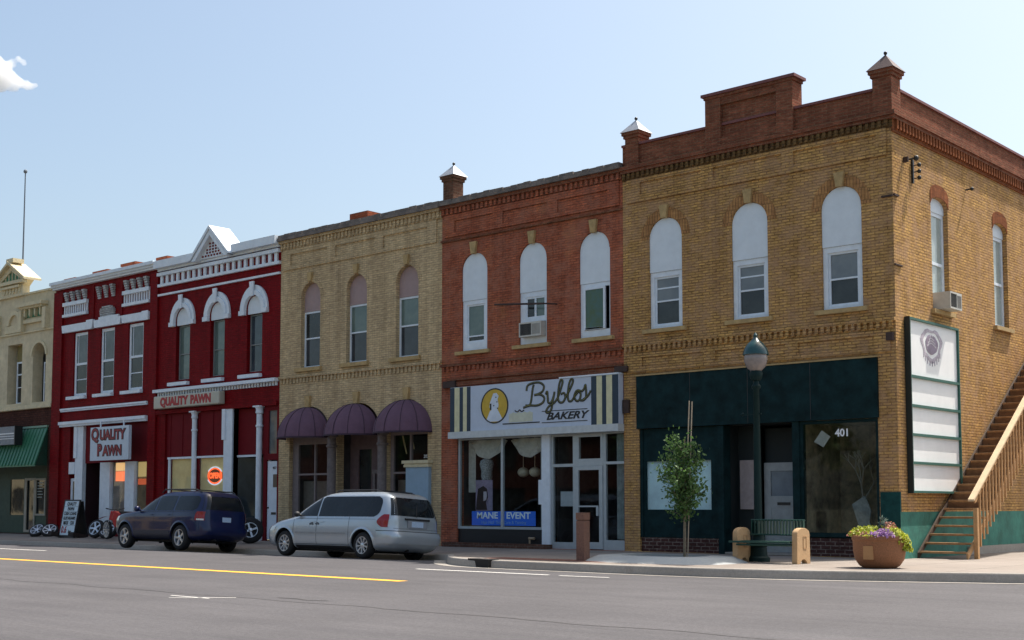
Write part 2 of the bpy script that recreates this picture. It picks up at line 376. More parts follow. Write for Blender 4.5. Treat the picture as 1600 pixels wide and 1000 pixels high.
PAD = gmat('planting_pad_concrete', (.33,.345,.34,1), (.42,.43,.42,1), .08, stf=.2, stain=(.3,.3,.29,1))
SOIL = gmat('ground_soil', (.16,.14,.10,1), (.12,.13,.07,1), .2)
def struct(mb, name, mat, smooth=False): return tag(mb.build(name, mat, None, smooth), kind='structure')
m = MB(); m.box(-600, 600, -600, 600, -.6, -.4); struct(m, 'ground', SOIL)
def grid(xs, ys, zf):
    v = [(x, y, zf(x, y)) for y in ys for x in xs]; n = len(xs)
    return v, [(j*n+i, j*n+i+1, (j+1)*n+i+1, (j+1)*n+i) for j in range(len(ys)-1) for i in range(n-1)]
xs = [-140,-100,-70,-50] + [-40+i*.8 for i in range(75)] + [24, 40, 90]
ys = [-23.5,-20,-15,-12,-10,-8,-7,-6.3] + [-5.8+i*.3 for i in range(13)] + [-1.6, 0.5]
v, f = grid(xs, ys, zroad); m = MB(); m.add(v, f); struct(m, 'street', ASPH, True)
m = MB(); m.add([(5.5,.5,0),(90,.5,0),(90,120,0),(5.5,120,0)], [(0,1,2,3)]); struct(m, 'side_street', ASPH)
# kerb: follows the corner, top 0.15 m wide
def offs(P, d):
    out = []
    for i, p in enumerate(P):
        a = Vector(P[max(i-1,0)]); b = Vector(P[min(i+1,len(P)-1)]); t = (b-a).normalized(); n = Vector((-t.y, t.x)); q = Vector(p)+n*d; out.append((q.x, q.y))
    return out
inner = offs(CURB, .17)
m = MB(); v = []; f = []
for i, (p, q) in enumerate(zip(CURB, inner)):
    zb = zroad(*p)-.15; zt = zwalk(*p)
    e = Vector(q)-Vector(p); e.normalize(); p2 = (p[0]+e.x*.035, p[1]+e.y*.035)
    v += [(p[0], p[1], zb), (p[0]+e.x*.01, p[1]+e.y*.01, zt-.035), (p2[0], p2[1], zt-.004), (q[0], q[1], zt+.001), (q[0], q[1], zb)]
for i in range(len(CURB)-1):
    for k in range(4): f.append((i*5+k, (i+1)*5+k, (i+1)*5+k+1, i*5+k+1))
m.add(v, f); struct(m, 'kerb', CURBM, True)
m = MB(); g2 = offs(CURB, -.30); v = []; f = []
for p, q in zip(CURB, g2): v += [(p[0], p[1], zroad(*p)+.004), (q[0], q[1], zroad(*q)+.006)]
for i in range(len(CURB)-1): f.append((i*2, i*2+1, (i+1)*2+1, (i+1)*2))
m.add(v, f); struct(m, 'gutter', CURBM)
# sidewalk strips between the kerb and the building line
m = MB(); v = []; f = []; nn = 8
for i, q in enumerate(inner):
    if q[1] > -1.0: break
for j in range(i):
    q = inner[j]
    for k in range(nn+1):
        y = q[1] + (.6-q[1])*k/nn; v.append((q[0], y, zwalk(q[0], y)))
for j in range(i-1):
    for k in range(nn): f.append((j*(nn+1)+k, (j+1)*(nn+1)+k, (j+1)*(nn+1)+k+1, j*(nn+1)+k+1))
n0 = len(v); last = inner[i-1]
tail = [last] + inner[i:]
v += [(last[0], .6, .15)]
for p in tail: v.append((p[0], p[1], .15))
v += [(0, 80, .15), (0, .6, .15)]
f.append(tuple([n0] + list(range(n0+1, n0+1+len(tail))) + [n0+1+len(tail), n0+2+len(tail)]))
m.add(v, f); struct(m, 'sidewalk', CONC)
# reddish paver band near the bollard
PAV = gmat('red_pavers', (.20,.085,.06,1), (.26,.12,.085,1), .15, joints=.2)
m = MB(); v, f = grid([-7.2,-6.3,-5.4,-4.5,-3.9], [-5.7,-5.0], lambda x, y: zwalk(x, y)+.004); m.add(v, f); struct(m, 'paver_band', PAV)
# markings
def paint(name, c, wear=.5):
    N = NB(name); co_ = N.coord(); n = N.n('ShaderNodeTexNoise', Scale=14.0, Detail=8.0, Roughness=.8); N.l(co_, n.inputs['Vector'])
    N.l(N.mixc(N.ramp(n.outputs[0], wear, wear+.14), c, (.19,.17,.165,1)), N.b.inputs['Base Color']); N.b.inputs['Roughness'].default_value = .7
    MATS[name] = N.m; return N.m
YEL = paint('yellow_road_paint', (.85,.43,.03,1), .62); WHP = paint('white_road_paint', (.74,.72,.66,1), .56)
def strip(name, pts, w, mat, z=.004):
    m = MB(); P = [Vector(p) for p in pts]; v = []; f = []
    for i, p in enumerate(P):
        a = P[max(i-1,0)]; b = P[min(i+1,len(P)-1)]; t = (b-a).normalized(); n = Vector((-t.y, t.x))*w/2
        for q in (p+n, p-n): v.append((q.x, q.y, zroad(q.x, q.y)+z))
    f = [(2*i, 2*i+1, 2*i+3, 2*i+2) for i in range(len(P)-1)]
    m.add(v, f); return struct(m, name, mat)
strip('yellow_centre_line', [(-120,-11.2),(-40,-11.2),(-4.0,-11.2)], .26, YEL)
strip('white_lane_line', [(-60,-7.5),(-40,-7.5),(-23.0,-7.5)], .12, WHP)
strip('white_lane_line', [(-7.0,-7.95),(-3.4,-7.95)], .12, WHP)
strip('white_lane_line', [(-3.1,-8.0),(-2.0,-7.9)], .09, WHP)
strip('white_survey_mark', [(-3.95,-15.95),(-3.0,-15.95)], .045, WHP)
strip('white_survey_mark', [(-3.55,-16.25),(-2.85,-15.6)], .04, WHP)
CRK = plain('tar_crack', (.06,.055,.055,1), .9)
pts = [(-40+i*.35, -15.55+.06*math.sin(i*.9)+random.uniform(-.035,.035)) for i in range(160)]
strip('road_crack', pts, .03, CRK, .003)
pts = [(-40+i*.5, -9.3+.07*math.sin(i*.7)+random.uniform(-.04,.04)) for i in range(80)]
strip('road_crack', pts, .015, CRK, .003)
strip('road_crack', [(-2.4,-15.2),(-2.0,-15.15),(-1.7,-15.25),(-1.4,-15.12)], .05, CRK, .0045)
for k in range(9):
    x0 = random.uniform(-30,2); y0 = random.uniform(-19,-8.5); p = [(x0,y0)]
    for i in range(14): p.append((p[-1][0]+random.uniform(.12,.3), p[-1][1]+random.uniform(-.07,.08)))
    strip('road_crack', p, .010, CRK, .003)
# planting pad: low raised octagon with a soil pit
def zw(x, y): return zwalk(x, y)
pc = (-3.2, -4.4)
def octo(rx, ry, n=20): return [(pc[0]+rx*math.copysign(abs(math.cos(t))**.6, math.cos(t)), pc[1]+ry*math.copysign(abs(math.sin(t))**.6, math.sin(t))) for t in [2*math.pi*i/n for i in range(n)]]
m = MB(); R1, R2, R3 = octo(1.75,1.15), octo(1.45,.88), octo(.95,.6); n = 20; v = []; f = []
for (ringp, z) in ((R1,.14),(R2,.27),(R3,.28),(R3,.2)): v += [(p[0], p[1], z) for p in ringp]
for k in range(3):
    for i in range(n): f.append((k*n+i, k*n+(i+1)%n, (k+1)*n+(i+1)%n, (k+1)*n+i))
m.add(v, f); tag(m.build('planting_kerb', PAD, None, loc=(pc[0],pc[1],.15)), 'pale concrete raised ring round the staked street tree', 'planting kerb')
m = MB(); m.add([(p[0], p[1], .21) for p in R3], [tuple(range(n))]); struct(m, 'planting_soil', plain('dark_soil', (.05,.035,.025,1), .95, var=.4, vs=20, bump=1))
# ---------------------------------------------------------------- buildings
def sash(parent, x0, x1, z0, z1, y, fm, g_up, g_lo, fw=.07, mid=None, M=None, sub=None, depth=.06, mun=None, g_third=None):
    """double-hung window: frame (part) with two panes as sub-parts"""
    mid = mid or (z0+z1)/2
    m = MB(); m.plate(rect(x0,x1,z0,z1), [rect(x0+fw,x1-fw,z0+fw,mid-fw*.4), rect(x0+fw,x1-fw,mid+fw*.4,z1-fw)], y, y+depth, M)
    if mun:
        for zz in mun: m.box(x0+fw, x1-fw, y+.02, y+depth-.005, zz-.018, zz+.018, M)
    w = m.build('window', fm, parent)
    p = MB(); p.box(x0+fw*.5, x1-fw*.5, y+.035, y+.045, z0+fw*.5, mid, M); a = p.build('pane', g_lo, w)
    p = MB(); p.box(x0+fw*.5, x1-fw*.5, y+.027, y+.034, mid+.002, z1-fw*.5, M); p.build('pane', g_up, w)
    return w
def dentils(parent, x0, x1, z0, z1, y0, y1, mat, step=.22, fill=.5, M=None, name='dentil_course'):
    m = MB(); n = int((x1-x0)/step); s = (x1-x0)/n
    for i in range(n):
        a = x0+i*s+s*(1-fill)/2; m.box(a, a+s*fill, y0, y1, z0, z1, M)
    return m.build(name, mat, parent)
def shell(m, x0, x1, d, z1, front_to=.3):
    """side and back walls and roof deck behind the front plate"""
    m.box(x0, x0+.25, front_to, d, .0, z1); m.box(x1-.25, x1, front_to, d, .0, z1); m.box(x0+.25, x1-.25, d-.25, d, .0, z1)
def frieze(parent, mat, x0, x1, z0, z1, panels, y=-.045, name='frieze'):
    m = MB(); m.plate(rect(x0,x1,z0,z1), [rect(a,b,c,d) for a,b,c,d in panels], y, -.001); return m.build(name, mat, parent)
def roofdeck(parent, x0, x1, d, z):
    m = MB(); m.box(x0+.26, x1-.26, .31, d-.26, z, z+.1); return m.build('roof', plain('roof_tar', (.06,.06,.062,1), .9), parent)
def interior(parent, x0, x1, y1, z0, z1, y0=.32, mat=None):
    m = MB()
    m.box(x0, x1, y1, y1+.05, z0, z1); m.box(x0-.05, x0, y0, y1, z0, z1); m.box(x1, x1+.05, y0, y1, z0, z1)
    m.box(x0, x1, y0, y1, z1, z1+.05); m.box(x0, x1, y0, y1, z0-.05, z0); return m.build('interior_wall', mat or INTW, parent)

# ======== golden corner building
GB = thing('brick_building', (-3.75, 7, .15), 'two-storey golden brick corner building with dark green shopfront and raised red parapet', 'building')
X0, X1 = -7.498, 0.0
wins = [(-6.67,-5.66),(-4.2,-3.2),(-1.78,-.77)]
holes = [arch(a,b,5.81,8.16,8.66) for a,b in wins] + [rect(-7.02,-.47,.16,4.66)]
m = MB(); m.plate(rect(X0,X1,.1,9.85), holes, 0, .3)
# side wall plate with window openings; local x = world Y
Ms = RX(0.0); sw = [(2.0,2.97),(5.78,6.72),(9.6,10.5)]
sh = [arch(a,b,5.9,8.42,8.62) for a,b in sw]
m.plate(rect(.3,14,.1,9.85), sh, 0, .3, Ms)
m.box(X0, X0+.25, .3, 14, .1, 9.85); m.box(X0+.25, -.3, 13.7, 14, .1, 9.85)
m.build('wall', GOLD, GB)
roofdeck(GB, X0, X1, 14, 9.9)
frieze(GB, GOLD, -7.35, -.12, 9.18, 9.80, [(-6.92,-5.05,9.36,9.69),(-4.69,-2.78,9.36,9.69),(-2.45,-.36,9.36,9.69)])
frieze(GB, GOLD, -7.35, -.12, 4.74, 5.22, [(-6.9,-5.05,4.86,5.12),(-4.69,-2.75,4.86,5.12),(-2.42,-.5,4.86,5.12)], -.04, 'lower_frieze')
for (a,b) in ((-6.6,-5.4),(-3.2,-1.0)):
    pass
# cornice courses
m = MB(); m.box(X0, X1+.10, -.10, -.001, 9.98, 10.06); m.box(X0, X1+.14, -.14, -.001, 10.06, 10.16)
m.box(.001, .10, .0, 14.1, 9.98, 10.06); m.box(.001, .14, .0, 14.1, 10.06, 10.16); m.build('cornice', DKRED, GB)
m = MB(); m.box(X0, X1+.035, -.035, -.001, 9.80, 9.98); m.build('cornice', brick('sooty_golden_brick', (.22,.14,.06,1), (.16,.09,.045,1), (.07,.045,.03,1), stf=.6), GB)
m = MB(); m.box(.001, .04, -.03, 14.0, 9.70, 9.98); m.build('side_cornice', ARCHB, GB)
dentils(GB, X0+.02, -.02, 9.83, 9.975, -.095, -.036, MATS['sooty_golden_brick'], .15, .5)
dentils(GB, .05, 13.9, 9.77, 9.975, -.10, -.041, ARCHB, .16, .5, Ms, 'side_dentil_course')
# parapet
m = MB(); m.box(X0+.001, X1-.001, .003, .32, 9.851, 10.70); m.box(-.32, -.001, .32, 14, 9.851, 10.70); m.box(X0+.001, X0+.3, .32, 14, 9.851, 10.5)
m.build('parapet', DKRED, GB)
m = MB(); m.box(X0, X1+.02, -.05, .36, 10.70, 10.76); m.box(-.36, .05, .36, 14.05, 10.70, 10.76)
m.build('coping', plain('dark_red_coping', (.16,.05,.045,1), .6, var=.25), GB)
m = MB(); m.box(-4.86, -4.42, -.10, .36, 10.16, 11.40); m.box(-2.86, -2.42, -.10, .36, 10.16, 11.40); m.box(-4.42, -2.86, .0, .34, 10.16, 11.40)
m.box(-4.42,-2.86,-.08,-.001,11.22,11.40); m.box(-4.42,-2.86,-.08,-.001,10.16,10.42)
m.box(-4.89,-2.39,-.12,.38,11.40,11.47); m.build('parapet_pediment', DKRED, GB)
m = MB(); m.box(-4.95,-2.33,-.16,.42,11.47,11.54); m.build('pediment_coping', MATS['dark_red_coping'], GB)
def pinnacle(parent, cx, cy, w, z0, z1, zt, mat, capm, lean=0):
    m = MB(); m.box(cx-w/2, cx+w/2, cy-w/2, cy+w/2, z0, z1-.16); e = w/2+.035
    m.box(cx-e, cx+e, cy-e, cy+e, z1-.16, z1-.08); e = w/2+.07; m.box(cx-e, cx+e, cy-e, cy+e, z1-.08, z1)
    p = m.build('pinnacle', mat, parent)
    e = w/2+.10; m = MB(); m.add([(cx-e,cy-e,z1),(cx+e,cy-e,z1),(cx+e,cy+e,z1),(cx-e,cy+e,z1),(cx+lean,cy,zt-.07)], [(0,1,4),(1,2,4),(2,3,4),(3,0,4),(3,2,1,0)])
    m.build('pinnacle_cap', capm, p); m = MB(); m.ball((cx+lean, cy, zt-.04), .045, 8, 6); m.build('finial', BLKM, p)
TIN = plain('tin_cap', (.36,.37,.39,1), .45, metal=.4, var=.15); RUSTCAP = plain('rusty_cap', (.07,.04,.035,1), .6, var=.3)
pinnacle(GB, -7.15, .14, .42, 10.17, 11.06, 11.50, DKRED, TIN)
pinnacle(GB, -.18, .165, .46, 10.17, 11.14, 11.62, DKRED, RUSTCAP)
# middle string course
m = MB(); m.box(X0, X1, -.07, -.001, 5.42, 5.50); m.build('string_course', GOLD, GB)
dentils(GB, X0+.02, -.02, 5.28, 5.42, -.065, -.001, GOLD, .15, .5)
for (a,b),gu in zip(wins, (G_GREY,G_GREY,G_GREY)):
    cx = (a+b)/2
    m = MB(); m.plate(archpart(a+.005,b-.005,8.16,8.65)+[(a+.005,7.28),(b-.005,7.28)], [], .03, .07); m.build('arch_board', BOARD, GB)
    m = MB(); m.plate(ring(cx,8.16,.505,.505,.75,.76), [], -.012, -.001); m.build('brick_arch', ARCHF, GB)
    m = MB(); m.plate([(cx-.08,8.64),(cx+.08,8.64),(cx+.13,8.97),(cx-.13,8.97)], [], -.09, -.001); m.build('keystone', STONE, GB)
    m = MB(); m.box(a-.17, b+.13, -.10, .16, 5.71, 5.81); m.build('sill', STONE, GB)
    m = MB(); m.plate(rect(a+.004,b-.004,5.812,7.275), [rect(a+.12,b-.12,5.90,7.15)], .06, .16); cs = m.build('window_casing', WHT, GB)
    sash(GB, a+.12, b-.12, 5.90, 7.15, .10, WHT, gu, G_DARK, .05, mun=([6.86] if cx < -2 else None))
m = MB()
for a,b in wins: m.box(a-.02,b+.02,.302,.34,5.8,8.7)
m.build('window_backing', BLACK, GB)
# side windows
for i,(a,b) in enumerate(sw):
    m = MB(); m.plate(ring((a+b)/2, 8.36, .50, .28, .56, .62, 12), [], -.02, -.001, Ms)
    m = MB(); m.plate(arch(a-.04,b+.04,8.46,8.72,8.98,10), [arch(a,b,8.30,8.42,8.62,10)] if 0 else [], -.012, -.001, Ms)
    # arch lintel as a bent strip above the opening
    m = MB(); cx=(a+b)/2; n=12; top=[]; bot=[]
    for k in range(n+1):
        t = -1+2*k/n; x = cx+t*(b-a)/2*1.06; zz = 8.42+.20*math.sqrt(max(0,1-min(1,abs(t))**2)); bot.append((x, zz+.004)); top.append((x, zz+.30))
    m.plate(bot+top[::-1], [], -.015, -.001, Ms); m.build('brick_arch', ARCHB, GB)
    m = MB(); m.box(a-.12,b+.12,-.10,.14,5.80,5.90,Ms); m.build('sill', STONE, GB)
    m = MB(); m.plate(archpart(a+.004,b-.004,8.42,8.615)+[(a+.004,8.28),(b-.004,8.28)], [], .10, .16, Ms); m.build('arch_board', BOARD, GB)
    sash(GB, a+.004, b-.004, 5.905, 8.276, .12, WHT, G_SIDE, G_SIDE, .085, M=Ms, mid=7.05)
# painted masonry base
m = MB(); m.box(.001, .012, .0, 14, .12, 1.18); m.build('painted_base', GPAINT, GB)
m = MB(); m.box(-.45, .014, -.014, -.001, .12, 1.62); m.box(.0015,.014,.0,.05,1.181,1.62); m.build('painted_pier_base', plain('shaded_green_masonry', (.010,.05,.048,1), .85, var=.3, spec=.15), GB)  # darker copy of the green paint: the pier's shade is in the colour
m = MB(); m.box(.013, .09, 3.6, 14, .13, .34); m.build('footing', CURBM, GB)
# shopfront
m = MB(); m.box(-7.06, -.44, -.07, .05, 3.28, 4.63); m.build('fascia', DGREEN, GB)
m = MB()
for x in (-5.42,-3.77,-2.1): m.box(x-.008,x+.008,-.074,-.0705,3.3,4.61)
m.build('fascia_joint', BLKM, GB)
m = MB(); m.box(-7.08, -.42, -.09, .05, 4.632, 4.665); m.build('fascia_drip', STONE, GB)
# left display with panels
m = MB(); m.plate(rect(-7.015,-4.66,.52,3.27), [rect(-6.86,-4.9,1.22,2.44)], .05, .14); m.build('shopfront_panel', DGREEN, GB)
m = MB(); m.box(-7.015,-4.66,.06,.3,.14,.519); m.build('bulkhead', BULK, GB)
m = MB(); m.box(-6.90,-4.86,.10,.11,1.18,2.48); m.build('display_window', GLS, GB)
m = MB(); m.box(-6.88,-4.88,.125,.135,1.15,2.5); m.build('window_paper', plain('pale_paper', (.62,.78,.84,1), .8, var=.25, vs=1.5), GB)
m = MB(); m.box(-4.66,-4.5,-.02,.30,.14,3.27); m.box(-2.62,-2.44,-.02,.30,.14,3.27); m.box(-7.018,-6.93,.02,.05,.52,3.27); m.build('shopfront_post', DGREEN, GB)
# recess: side window of the left display, back wall with door
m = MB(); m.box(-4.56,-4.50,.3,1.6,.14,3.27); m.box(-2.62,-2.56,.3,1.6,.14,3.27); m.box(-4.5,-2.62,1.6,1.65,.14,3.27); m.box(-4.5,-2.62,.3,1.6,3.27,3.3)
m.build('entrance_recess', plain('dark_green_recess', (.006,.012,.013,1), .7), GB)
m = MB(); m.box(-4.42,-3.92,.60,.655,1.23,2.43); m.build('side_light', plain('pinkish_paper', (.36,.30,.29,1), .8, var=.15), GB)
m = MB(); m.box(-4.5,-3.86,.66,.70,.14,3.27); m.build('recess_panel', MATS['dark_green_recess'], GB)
DW = plain('off_white_door', (.33,.35,.35,1), .6, var=.14)
m = MB(); m.plate(rect(-3.86,-2.78,.2,2.36), [rect(-3.68,-2.98,1.55,2.16)], .80, .86); dr = m.build('door', DW, GB)
m = MB(); m.box(-3.7,-2.96,.83,.84,1.5,2.2); m.build('door_pane', glassy('door_glass', (.14,.17,.21,1), c2=(.20,.24,.28,1)), dr)
m = MB(); m.box(-3.5,-3.15,.785,.799,1.33,1.40); m.build('mail_slot', BLKM, dr)
m = MB(); m.plate(rect(-3.70,-2.96,1.0,1.30), [rect(-3.67,-2.99,1.03,1.27)], .79,.799); m.plate(rect(-3.70,-2.96,.35,.92), [rect(-3.67,-2.99,.38,.89)], .79,.799); m.build('door_molding', DW, dr)
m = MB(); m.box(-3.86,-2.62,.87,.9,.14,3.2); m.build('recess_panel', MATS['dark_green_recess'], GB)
m = MB(); m.box(-4.5,-2.62,.0,.8,.14,.20); m.build('step', CURBM, GB)
# right display window, large dark glass
m = MB(); m.plate(rect(-2.44,-.472,.58,3.27), [rect(-2.36,-.54,.70,3.20)], .02, .10); m.build('window_frame', DGREEN, GB)
m = MB(); m.box(-2.40,-.50,.05,.06,.66,3.24); m.build('display_window', GLS, GB)
m = MB(); m.box(-2.44,-.472,.03,.3,.14,.579); m.build('bulkhead', BULK, GB)
m = MB(); m.box(-2.44,-.472,.02,.5,.579,.60); m.build('display_floor', plain('display_floor', (.12,.10,.08,1), .8), GB)
interior(GB, -2.55, -.45, 2.2, .61, 3.26, .31, plain('mottled_reflection_back', (.22,.18,.12,1), .9, var=.85, vs=2.6))  # mottled brown back wall stands in for reflections in the glass
text('401', -1.37, .045, 2.97, .24, plain('white_decal', (.85,.87,.88,1), .5), GB, 'street_number', depth=.004, bold=.006)
m = MB(); m.plate([(-2.10,2.79),(-1.86,2.66),(-1.68,2.90),(-1.90,3.05)], [], .07, .074); m.build('paper_notice', plain('grey_paper', (.34,.33,.30,1), .8), GB)
# small iron wall anchors and brackets
RUST = plain('rusty_iron', (.05,.028,.022,1), .8, var=.3)
m = MB(); m.box(-.20,-.04,-.09,-.001,4.98,5.16); m.box(-.26,.0,-.05,-.001,8.22,8.26); m.box(.001,.05,.0,.22,8.24,8.28); m.box(.001,.04,-.02,.35,6.67,6.70); m.box(-.02,.12,.55,.60,9.10,9.22); m.build('wall_anchor', RUST, GB)
m = MB(); m.box(.001,.045,.98,1.04,8.70,9.24)
for z in (8.82,8.97,9.12): m.cyl((.02,1.06,z),(.15,1.06,z),.012,n=6); m.ball((.16,1.06,z),.05,8,6)
m.cyl((.0,.68,9.18),(.26,.68,9.18),.02,n=6); m.ball((.26,.68,9.18),.065,8,6); m.cyl((0,4.1,9.12),(.16,4.1,9.12),.02,n=6); m.ball((.16,4.1,9.12),.05,8,6)
m.build('wire_insulator', BLKM, GB)

# ======== red brick building with the bakery
BB = thing('brick_building', (-10.83, 7, .15), 'two-storey red brick building with three tall arched windows above the bakery sign', 'building')
X0, X1 = -14.148, -7.502
wins = [(-13.33,-12.33),(-11.11,-10.11),(-8.96,-7.93)]
m = MB(); m.plate(rect(X0,X1,.1,10.0), [arch(a,b,5.77,8.13,8.62) for a,b in wins]+[rect(-13.52,-7.51,.16,4.74)], 0, .3)
shell(m, X0, X1, 14, 10.0); m.build('wall', REDB, BB)
m = MB(); m.box(-7.548,-7.503,-.001,-.02,.1,4.7)
roofdeck(BB, X0, X1, 14, 9.9)
frieze(BB, REDB, -14.02, -7.6, 9.20, 9.86, [(-13.61,-12.08,9.31,9.66),(-11.71,-10.07,9.31,9.66),(-9.70,-7.97,9.31,9.66)])
m = MB(); m.box(X0, X1, -.075, -.001, 9.06, 9.12); m.build('string_course', DKRED, BB)
m = MB(); m.box(X0, X1, -.13, -.001, 10.04, 10.14); m.box(X0,X1,-.05,-.001,9.87,10.04); m.build('cornice', DKRED, BB)
dentils(BB, X0+.02, X1-.02, 9.88, 10.035, -.09, -.051, REDB, .17, .5)
m = MB(); m.box(X0, X1, -.2, .34, 10.14, 10.24); n=26
for i in range(n):
    a = X0+(X1-X0)*i/n; m.box(a+.01, a+(X1-X0)/n-.01, -.17+random.uniform(0,.04), .3, 10.24, 10.30+random.uniform(0,.028))
m.build('coping', SLATE, BB)
pinnacle(BB, -13.80, .1, .42, 10.24, 11.02, 11.46, brick('weathered_pier_brick', (.20,.10,.07,1), (.11,.06,.045,1), (.20,.15,.11,1), row=.08, stf=.8), TIN, .02)
for (a,b) in wins:
    cx = (a+b)/2
    m = MB(); m.plate(archpart(a+.005,b-.005,8.13,8.61)+[(a+.005,7.24),(b-.005,7.24)], [], .03, .07); m.build('arch_board', BOARD, BB)
    m = MB(); m.plate(ring(cx,8.13,.505,.495,.76,.75), [], -.01, -.001); m.build('brick_arch', REDB, BB)
    m = MB(); m.plate([(cx-.08,8.58),(cx+.08,8.58),(cx+.13,8.93),(cx-.13,8.93)], [], -.09, -.001); m.build('keystone', STONE, BB)
    m = MB(); m.box(a-.2, b+.14, -.10, .16, 5.67, 5.77); m.build('sill', STONE, BB)
# window fillings differ: fixed sash, slider above an air conditioner, open sash
a,b = wins[0]; m = MB(); m.plate(rect(a+.004,b-.004,5.772,7.235), [rect(a+.15,b-.15,6.02,7.12)], .05,.14); m.build('window_casing', WHT, BB)
sash(BB, a+.15, b-.15, 6.02, 7.12, .08, WHT, G_BLIND, G_DARK, .05, mid=6.2)
a,b = wins[1]; m = MB(); m.plate(rect(a+.004,b-.004,5.772,7.235), [rect(a+.19,b-.09,6.5,7.10), rect(a+.10,b-.08,5.98,6.40)], .05,.14); m.build('window_casing', WHT, BB)
m = MB(); m.plate(rect(a+.19,b-.09,6.5,7.10), [rect(a+.24,a+.50,6.55,7.05), rect(a+.56,b-.14,6.55,7.05)], .07,.12); w = m.build('window', WHT, BB)
m = MB(); m.box(a+.2,a+.53,.09,.10,6.51,7.09); m.build('pane', G_DARK, w); m = MB(); m.box(a+.531,b-.1,.10,.11,6.51,7.09); m.build('pane', G_BLIND, w)
a,b = wins[2]; m = MB(); m.plate(rect(a+.004,b-.004,5.772,7.235), [rect(a+.13,b-.06,5.98,7.13)], .05,.14); m.build('window_casing', WHT, BB)
sash(BB, a+.14, b-.18, 5.99, 7.12, .0, WHT, glassy('window_glass_teal', (.04,.10,.08,1), c2=(.05,.09,.03,1), sc=3), MATS['window_glass_teal'], .055, mid=6.02)
m = MB()
for a,b in wins: m.box(a-.02,b+.02,.302,.34,5.7,8.7)
m.build('window_backing', BLACK, BB)
m = MB(); m.box(X0, X1, -.08, -.001, 5.36, 5.44); m.box(X0+.3, X1, -.10, -.001, 4.94, 5.0); m.box(X0+.3, X1, -.06, -.001, 4.78, 4.90); m.build('string_course', DKRED, BB)
dentils(BB, X0+.02, X1-.02, 5.22, 5.355, -.045, -.001, REDB, .17, .5)
m = MB(); m.box(-14.0,-13.5,-.12,-.001,4.74,4.93); m.box(-7.72,-7.32,-.12,-.001,4.78,4.93); m.box(-7.49,-7.30,-.08,-.001,3.70,4.05); m.build('steel_lintel_end', RUST, BB)
# shopfront
ALU = plain('aluminium_frame', (.42,.46,.48,1), .4, metal=.3, var=.08)
m = MB(); m.plate(rect(-13.518,-10.30,.66,3.26), [rect(-13.44,-11.85,.73,3.20), rect(-11.77,-10.37,.73,3.20)], .05, .13); w = m.build('window_frame', ALU, BB)
m = MB(); m.box(-13.48,-10.33,.085,.095,.70,3.22); m.build('display_window', GLS, BB)
m = MB(); m.box(-13.518,-10.30,.07,.3,.27,.659); m.build('bulkhead', BLKM, BB)
m = MB(); m.box(-13.9,-9.98,-.22,.3,.13,.27); m.build('brick_step', brick('worn_step_brick', (.16,.085,.065,1), (.12,.07,.055,1), (.2,.16,.14,1)), BB)
m = MB(); m.box(-10.30,-10.02,.0,.2,.27,3.26); m.build('shopfront_post', WHT, BB)
m = MB(); m.plate(rect(-10.015,-9.16,.16,3.26), [rect(-9.94,-9.26,.34,2.36), rect(-9.94,-9.26,2.44,3.18)], .06, .14)
m.plate(rect(-8.24,-7.512,.16,3.26), [rect(-8.15,-7.52,.42,2.40), rect(-8.15,-7.52,2.47,3.2)], .06, .14)
m.plate(rect(-9.159,-8.241,2.37,3.26), [rect(-9.05,-8.32,2.56,3.14)], .05, .14); m.build('window_frame', ALU, BB)
m = MB(); m.box(-9.98,-9.2,.095,.105,.3,3.22); m.box(-8.2,-7.515,.095,.105,.38,3.23); m.box(-9.1,-8.28,.095,.105,2.5,3.2); m.build('side_light', GLS, BB)
m = MB(); m.plate(rect(-9.155,-8.245,.18,2.365), [rect(-9.05,-8.36,.36,2.26)], .03, .09); dr = m.build('door', ALU, BB)
m = MB(); m.box(-9.08,-8.33,.055,.062,.33,2.3); m.build('door_pane', GLS, dr)
m = MB(); m.box(-9.05,-8.36,.0,.03,1.28,1.32); m.box(-8.42,-8.36,-.02,.03,1.05,1.32); m.build('push_bar', ALU, dr)
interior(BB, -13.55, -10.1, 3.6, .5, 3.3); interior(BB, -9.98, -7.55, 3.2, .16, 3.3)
CURT = plain('sheer_curtain', (.55,.52,.46,1), .8, var=.2, vs=10)
for (a,b) in ((-13.35,-11.9),(-11.7,-10.4)):
    m = MB(); n=16; v=[]; f=[]
    for i in range(n+1):
        t=i/n; x=a+(b-a)*t; s=.48*math.sin(math.pi*t)**.7
        for j in range(5): v.append((x, .35+.05*math.sin(j*1.6+i), 3.2-(.06+s)*j/4))
    for i in range(n):
        for j in range(4): f.append((i*5+j, (i+1)*5+j, (i+1)*5+j+1, i*5+j+1))
    m.add(v,f); m.build('curtain', CURT, BB, True)
m = MB(); v=[]; f=[]
for i in range(9): v += [(-13.42+.035*i,.4+.03*(i%2),1.7),(-13.42+.035*i,.4+.03*(i%2),3.2)]
for i in range(8): f.append((2*i,2*i+2,2*i+3,2*i+1))
m.add(v,f); m.build('curtain', CURT, BB)
m = MB(); v=[]; f=[]
for i in range(13): v += [(-7.88+.03*i,.18+.03*(i%2),.44),(-7.88+.03*i,.18+.03*(i%2),3.18)]
for i in range(12): f.append((2*i,2*i+2,2*i+3,2*i+1))
m.add(v,f); m.build('curtain', plain('grey_green_drape', (.26,.29,.28,1), .8, var=.3), BB)
m = MB(); m.box(-9.8,-9.3,.2,.22,1.30,1.70); m.build('paper_notice', plain('pale_paper2', (.42,.44,.46,1), .8), BB)
m = MB(); m.box(-10.44,-10.16,.02,.045,1.35,2.02); m.build('paper_notice', WHT, BB)
